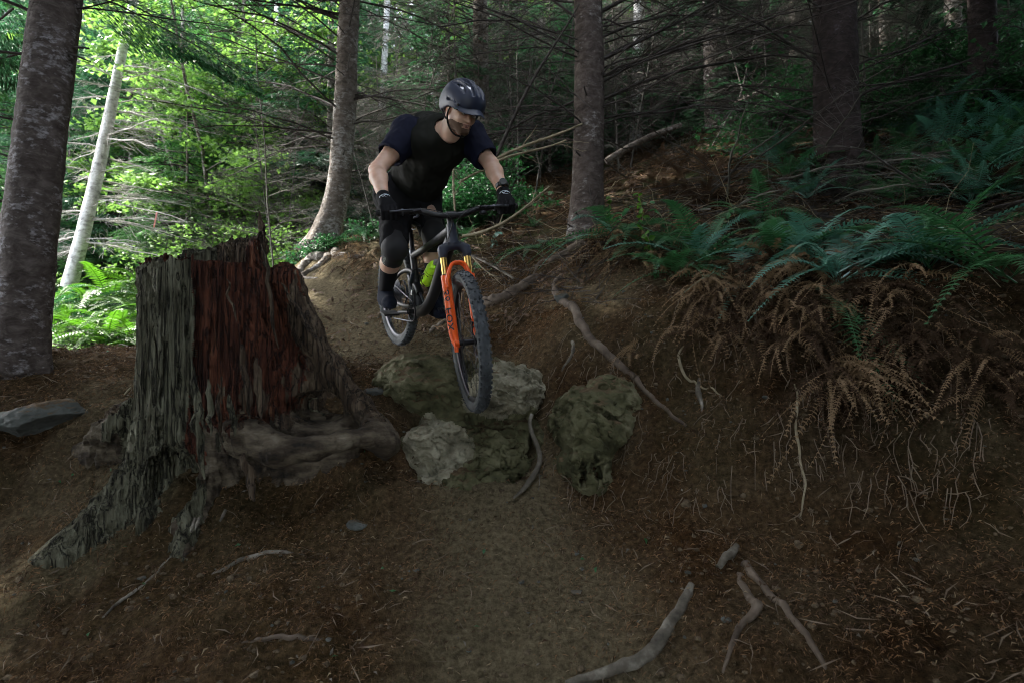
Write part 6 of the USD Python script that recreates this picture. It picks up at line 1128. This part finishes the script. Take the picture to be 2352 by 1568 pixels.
# jersey
def folds(m, amp, sc, seed, st=(1, 1, 1)):
    v, f = m; n = vnorm(v, f); return v + n * ((fbm(v * np.asarray(st) * sc, 4, seed) - 0.5) * amp * 2)[:, None], f
J = Field((-1.05, 2.85, 1.85), (0.15, 4.10, 2.70), 0.008)
waist = PEL * .80 + CH * .20
J.chain([waist, PEL * .5 + CH * .5, CH], [.148, .154, .165], .07).cone(CH, NB, .145, .095, .06).cone(SHR_, CH, .088, .13, .06).cone(SHL, CH, .088, .13, .06).cone(waist, waist + (PEL - CH) * .12, .150, .155, .05)
J.cone(CH + [0, .10, .06], P(980, 302, 3.54), .11, .115, .07)
J.cone(NB, NB + nrm(hp(-.035, 0, -.10) - NB) * .05, .092, .076, .03)
J.cone(NB + nrm(hp(-.035, 0, -.10) - NB) * .16, NB + nrm(hp(-.035, 0, -.10) - NB) * .055, .085, .066, .006, cut=True)
obj('jersey', folds(folds(relax(J.mesh(), 2), .018, 7, 4), .016, 16, 14, (1, 1, .45)), 'cloth_charcoal', rider, label='charcoal jersey')
hem = Field((-1.05, 3.1, 1.85), (-.3, 4.1, 2.5), .008); dd = nrm(CH - PEL); hem.chain([waist - dd * .03, waist + dd * .10], [.151, .156], .03); hem.plane(waist + dd * .10, dd + [0.3, 0, .2]); obj('jersey_hem_panel', folds(relax(hem.mesh(), 2), .016, 7, 4), 'cloth_olive', rider, label='olive lower panel of the jersey')
for (a, b, ln) in ((SHR_, ELR, .60), (SHL, ELL, .80)):
    S = Field(np.minimum(a, b) - .2, np.maximum(a, b) + .2, .007); d_ = nrm(b - a); c_ = a + (b - a) * ln; inn = nrm(CH - a)
    S.cone(a + inn * .13 + [0, .05, .025], a, .122, .100, .03).cone(a, c_ + d_ * .03, .093, .080, .04); S.plane(c_, d_); S.plane(a + inn * .16, inn + [0, .05, .30])
    S.cone(c_ + d_ * .03, c_ - d_ * .035, .066, .060, .004, cut=True)
    obj('sleeve', folds(folds(relax(S.mesh(), 2), .010, 10, 9), .012, 20, 19, (1, 1, .5)), 'cloth_navy', rider, label='navy sleeve')
# shorts, pads, socks, shoes
Sh = Field((-1.05, 3.15, 1.60), (-.25, 4.15, 2.45), .008); Sh.cone(HIPR, HIPL, .138, .138, .06).cone(PEL, waist, .14, .145, .06)
for h_, k_ in ((HIPR, KNR), (HIPL, KNL)): Sh.cone(h_, h_ * .12 + k_ * .88, .116, .086, .05)
Sh.plane(waist + (CH - PEL) * .05, CH - PEL)
obj('shorts', folds(folds(relax(Sh.mesh(), 2), .016, 8, 5), .014, 17, 25, (1, 1, .5)), 'cloth_black', rider, label='black shorts')
for s, h_, k_, a_ in ((-1, HIPR, KNR, ANR), (1, HIPL, KNL, ANL)):
    K = Field(k_ - .17, k_ + .17, .006); up_, dn_ = nrm(h_ - k_), nrm(a_ - k_); kf = nrm(nrm(k_ - h_) + nrm(k_ - a_))
    K.cone(k_ + up_ * .13, k_, .078, .070, .03).cone(k_, k_ + dn_ * .115, .070, .064, .03).ell(k_ + kf * .018, (.064, .064, .072), k=.03); K.plane(k_ + dn_ * .105, dn_); K.plane(k_ + up_ * .13, up_)
    kp = obj('knee_pad', relax(K.mesh(), 2), 'knee_pad', rider)
    if s < 0:
        o = nrm(np.array([-.1, -1, 0.1]) - dn_ * (np.array([-.1, -1, .1]) @ dn_)); letters('LEATT', .013, k_ + dn_ * .045, dn_, o, .080, 'pad_print', rider, 'pad_lettering', lambda m: m)
    t1 = k_ * .40 + a_ * .60; C = Field(np.minimum(k_, a_) - .12, np.maximum(k_, a_) + .14, .006); m = k_ * .66 + a_ * .34 + BF * -.022
    C.cone(m, a_, .061, .043, .03).cone(a_, a_ + [0, 0, -.05], .043, .045, .02); C.plane(k_ * .60 + a_ * .40, -dn_); obj('sock', relax(C.mesh(), 1), 'sock_black', rider)
    fd = nrm(BF + np.array([-.10, 0, -.02]) + (0.15 * BU)); fd = nrm(fd); sd_ = nrm(np.cross(fd, [0, 0, 1.0])); fu = np.cross(sd_, fd)
    hl = a_ - fu * .068 - fd * .045; S = Field(a_ - .3, a_ + .3, .006)
    S.cone(hl + fu * .012, hl + fd * .10 + fu * .004, .042, .040, .03).cone(hl + fd * .10 + fu * .004, hl + fd * .195, .042, .040, .03).cone(hl + fd * .19 + sd_ * .012, hl + fd * .225 + sd_ * .006, .038, .026, .02).cone(a_ + fu * .01, hl + fd * .045 + fu * .02, .050, .047, .03).cone(hl + fd * .05 + fu * .045, hl + fd * .17 + fu * .010, .036, .032, .03); S.plane(hl - fu * .030, -fu); S.plane(a_ + fu * .035, fu)
    sho = obj('shoe', relax(S.mesh(), 1), 'shoe_navy', rider)
    so = Field(hl - .1, hl + .32, .006); so.chain([hl, hl + fd * .09, hl + fd * .18, hl + fd * .225], [.044, .040, .045, .030], .02); so.plane(hl - fu * .020, fu); so.plane(hl - fu * .036, -fu); so.g = so.g; obj('sole', relax(so.mesh(), 1), 'shoe_sole', sho)
    for j in range(6):
        c_ = hl + fd * (.075 + .018 * j) + fu * (.083 - .0105 * j); obj('lace', tube([c_ - sd_ * .022 - fu * .006 + fd * .006 * (-1) ** j, c_ + fu * .003, c_ + sd_ * .022 - fu * .006 - fd * .006 * (-1) ** j], .0022, 5), 'lace', sho)
# gloves closed round the grips
for s, Hn, Wr in ((-1, HR, WRR), (1, HL, WRL)):
    a_ = bax * s; ff_ = nrm(fwd + np.array([.15, 0, 0]) * 0); ff_ = nrm(ff_ - a_ * (ff_ @ a_)); up_ = np.cross(a_, ff_); up_ = up_ if up_[2] > 0 else -up_
    Gf = Field(Hn - .15, Hn + .17, .0042)
    kn = [Hn + a_ * o + up_ * (.036 - abs(o - .0) * .10) + ff_ * .012 for o in (-.036, -.012, .012, .035)]
    for kq in kn: Gf.cone(Wr + (Hn - Wr) * .12, kq, .030, .0155, .012)
    Gf.cone(Wr, Wr + (Hn + up_ * .02 - Wr) * .4, .037, .034, .015)
    Gf.cone(Hn - ff_ * .03 + up_ * .012 - a_ * .03, Hn - ff_ * .03 + up_ * .012 + a_ * .03, .019, .020, .015)
    for i_, (kq, L) in enumerate(zip(kn, (.95, 1.02, 1.0, .82))):
        b0 = Hn + (kq - Hn - up_ * .0) @ a_ * a_; p1 = b0 + ff_ * .040 * L + up_ * .012; p2 = b0 + ff_ * .033 * L - up_ * .026; p3 = b0 - ff_ * .004 - up_ * .031
        if i_ == 0 and False: pass
        Gf.chain([kq, p1, p2, p3], [.0138, .0118, .0108, .0095], .0035)
    tb = Hn - a_ * .040; Gf.chain([Wr + (Hn - Wr) * .45 - a_ * .02, tb - ff_ * .022 - up_ * .004, tb - up_ * .027 + ff_ * .004, tb - up_ * .024 + ff_ * .026 + a_ * .006], [.019, .0145, .012, .0105], .004)
    Gf.plane(Wr - nrm(Hn - Wr) * .018, Wr - Hn)
    gl = obj('glove', relax(Gf.mesh(), 1), 'cloth_black', rider, label='black full-finger glove gripping the handlebar')
    wd_ = nrm(Wr - Hn); obj('wrist_strap', tube([Wr - wd_ * .012, Wr + wd_ * .010], [.0385, .0375], 20), 'strap_black', gl)
    # oval emblem on the back of the hand
    e0 = Wr + (Hn - Wr) * .30; out_ = nrm(np.array([0, -.55, .8])); out_ = nrm(out_ - wd_ * (out_ @ wd_)); ex = np.cross(out_, wd_); c_ = e0 + out_ * .043
    L = [c_ + ex * (.027 * math.cos(x)) + wd_ * (.010 * math.sin(x)) - out_ * .010 * math.cos(x) ** 2 for x in np.linspace(0, 2 * np.pi, 25)]
    obj('emblem', cat(tube(np.array(L), .0018, 5), tube(spline([c_ - ex * .016 - out_ * .002, c_ - ex * .006 + wd_ * .005 + out_ * .001, c_ + ex * .003 - wd_ * .003 + out_ * .001, c_ + ex * .016 + wd_ * .002 - out_ * .002], 12), .0022, 5)), 'glove_print', gl)
    if s > 0: 
        w0 = Wr + wd_ * .040; obj('watch', cat(tube([w0 - wd_ * .011, w0 + wd_ * .011], [.0375, .0385], 20), rod(w0 + out_ * .032, w0 + out_ * .048, .021, 20)), 'watch_black', rider, smooth=40)
# ------------------------------------------------------------------ each copy's label says where it stands
LAND = [(90, 'behind the big left trunk'), (230, 'left of the leaning white tree'), (430, 'right of the leaning white tree'), (620, 'above the stump'), (735, 'left of the curved grey tree'), (860, 'behind the curved grey tree'), (1000, 'left of the helmet'), (1130, 'behind the rider'),
        (1320, 'between rider and straight trunk'), (1480, 'behind the straight brown-grey trunk'), (1650, 'right of the straight trunk'), (1840, 'left of the reddish trunk'), (2010, 'beside the reddish trunk'), (2200, 'right of the reddish trunk'), (9999, 'at the right edge')]
ORD = ['nearest', 'second nearest', 'third nearest', 'fourth nearest', 'fifth nearest', 'sixth nearest', 'seventh nearest', 'eighth nearest', 'ninth nearest', 'tenth nearest', 'eleventh nearest', 'twelfth nearest']
cells = {}
for pr, lab, grp, x, y in COPIES:
    if grp: cells.setdefault((grp, next(w for lim, w in LAND if 1176 + x / y * F < lim)), []).append((y, pr, lab))
for (grp, w), lst in cells.items():
    lst.sort(key=lambda q: q[0])
    for k, (y, pr, lab) in enumerate(lst):
        pr.SetCustomDataByKey('label', f'{lab} {w}' + ('' if len(lst) == 1 else f', {ORD[k]} there' if k < len(ORD) else ', far back'))
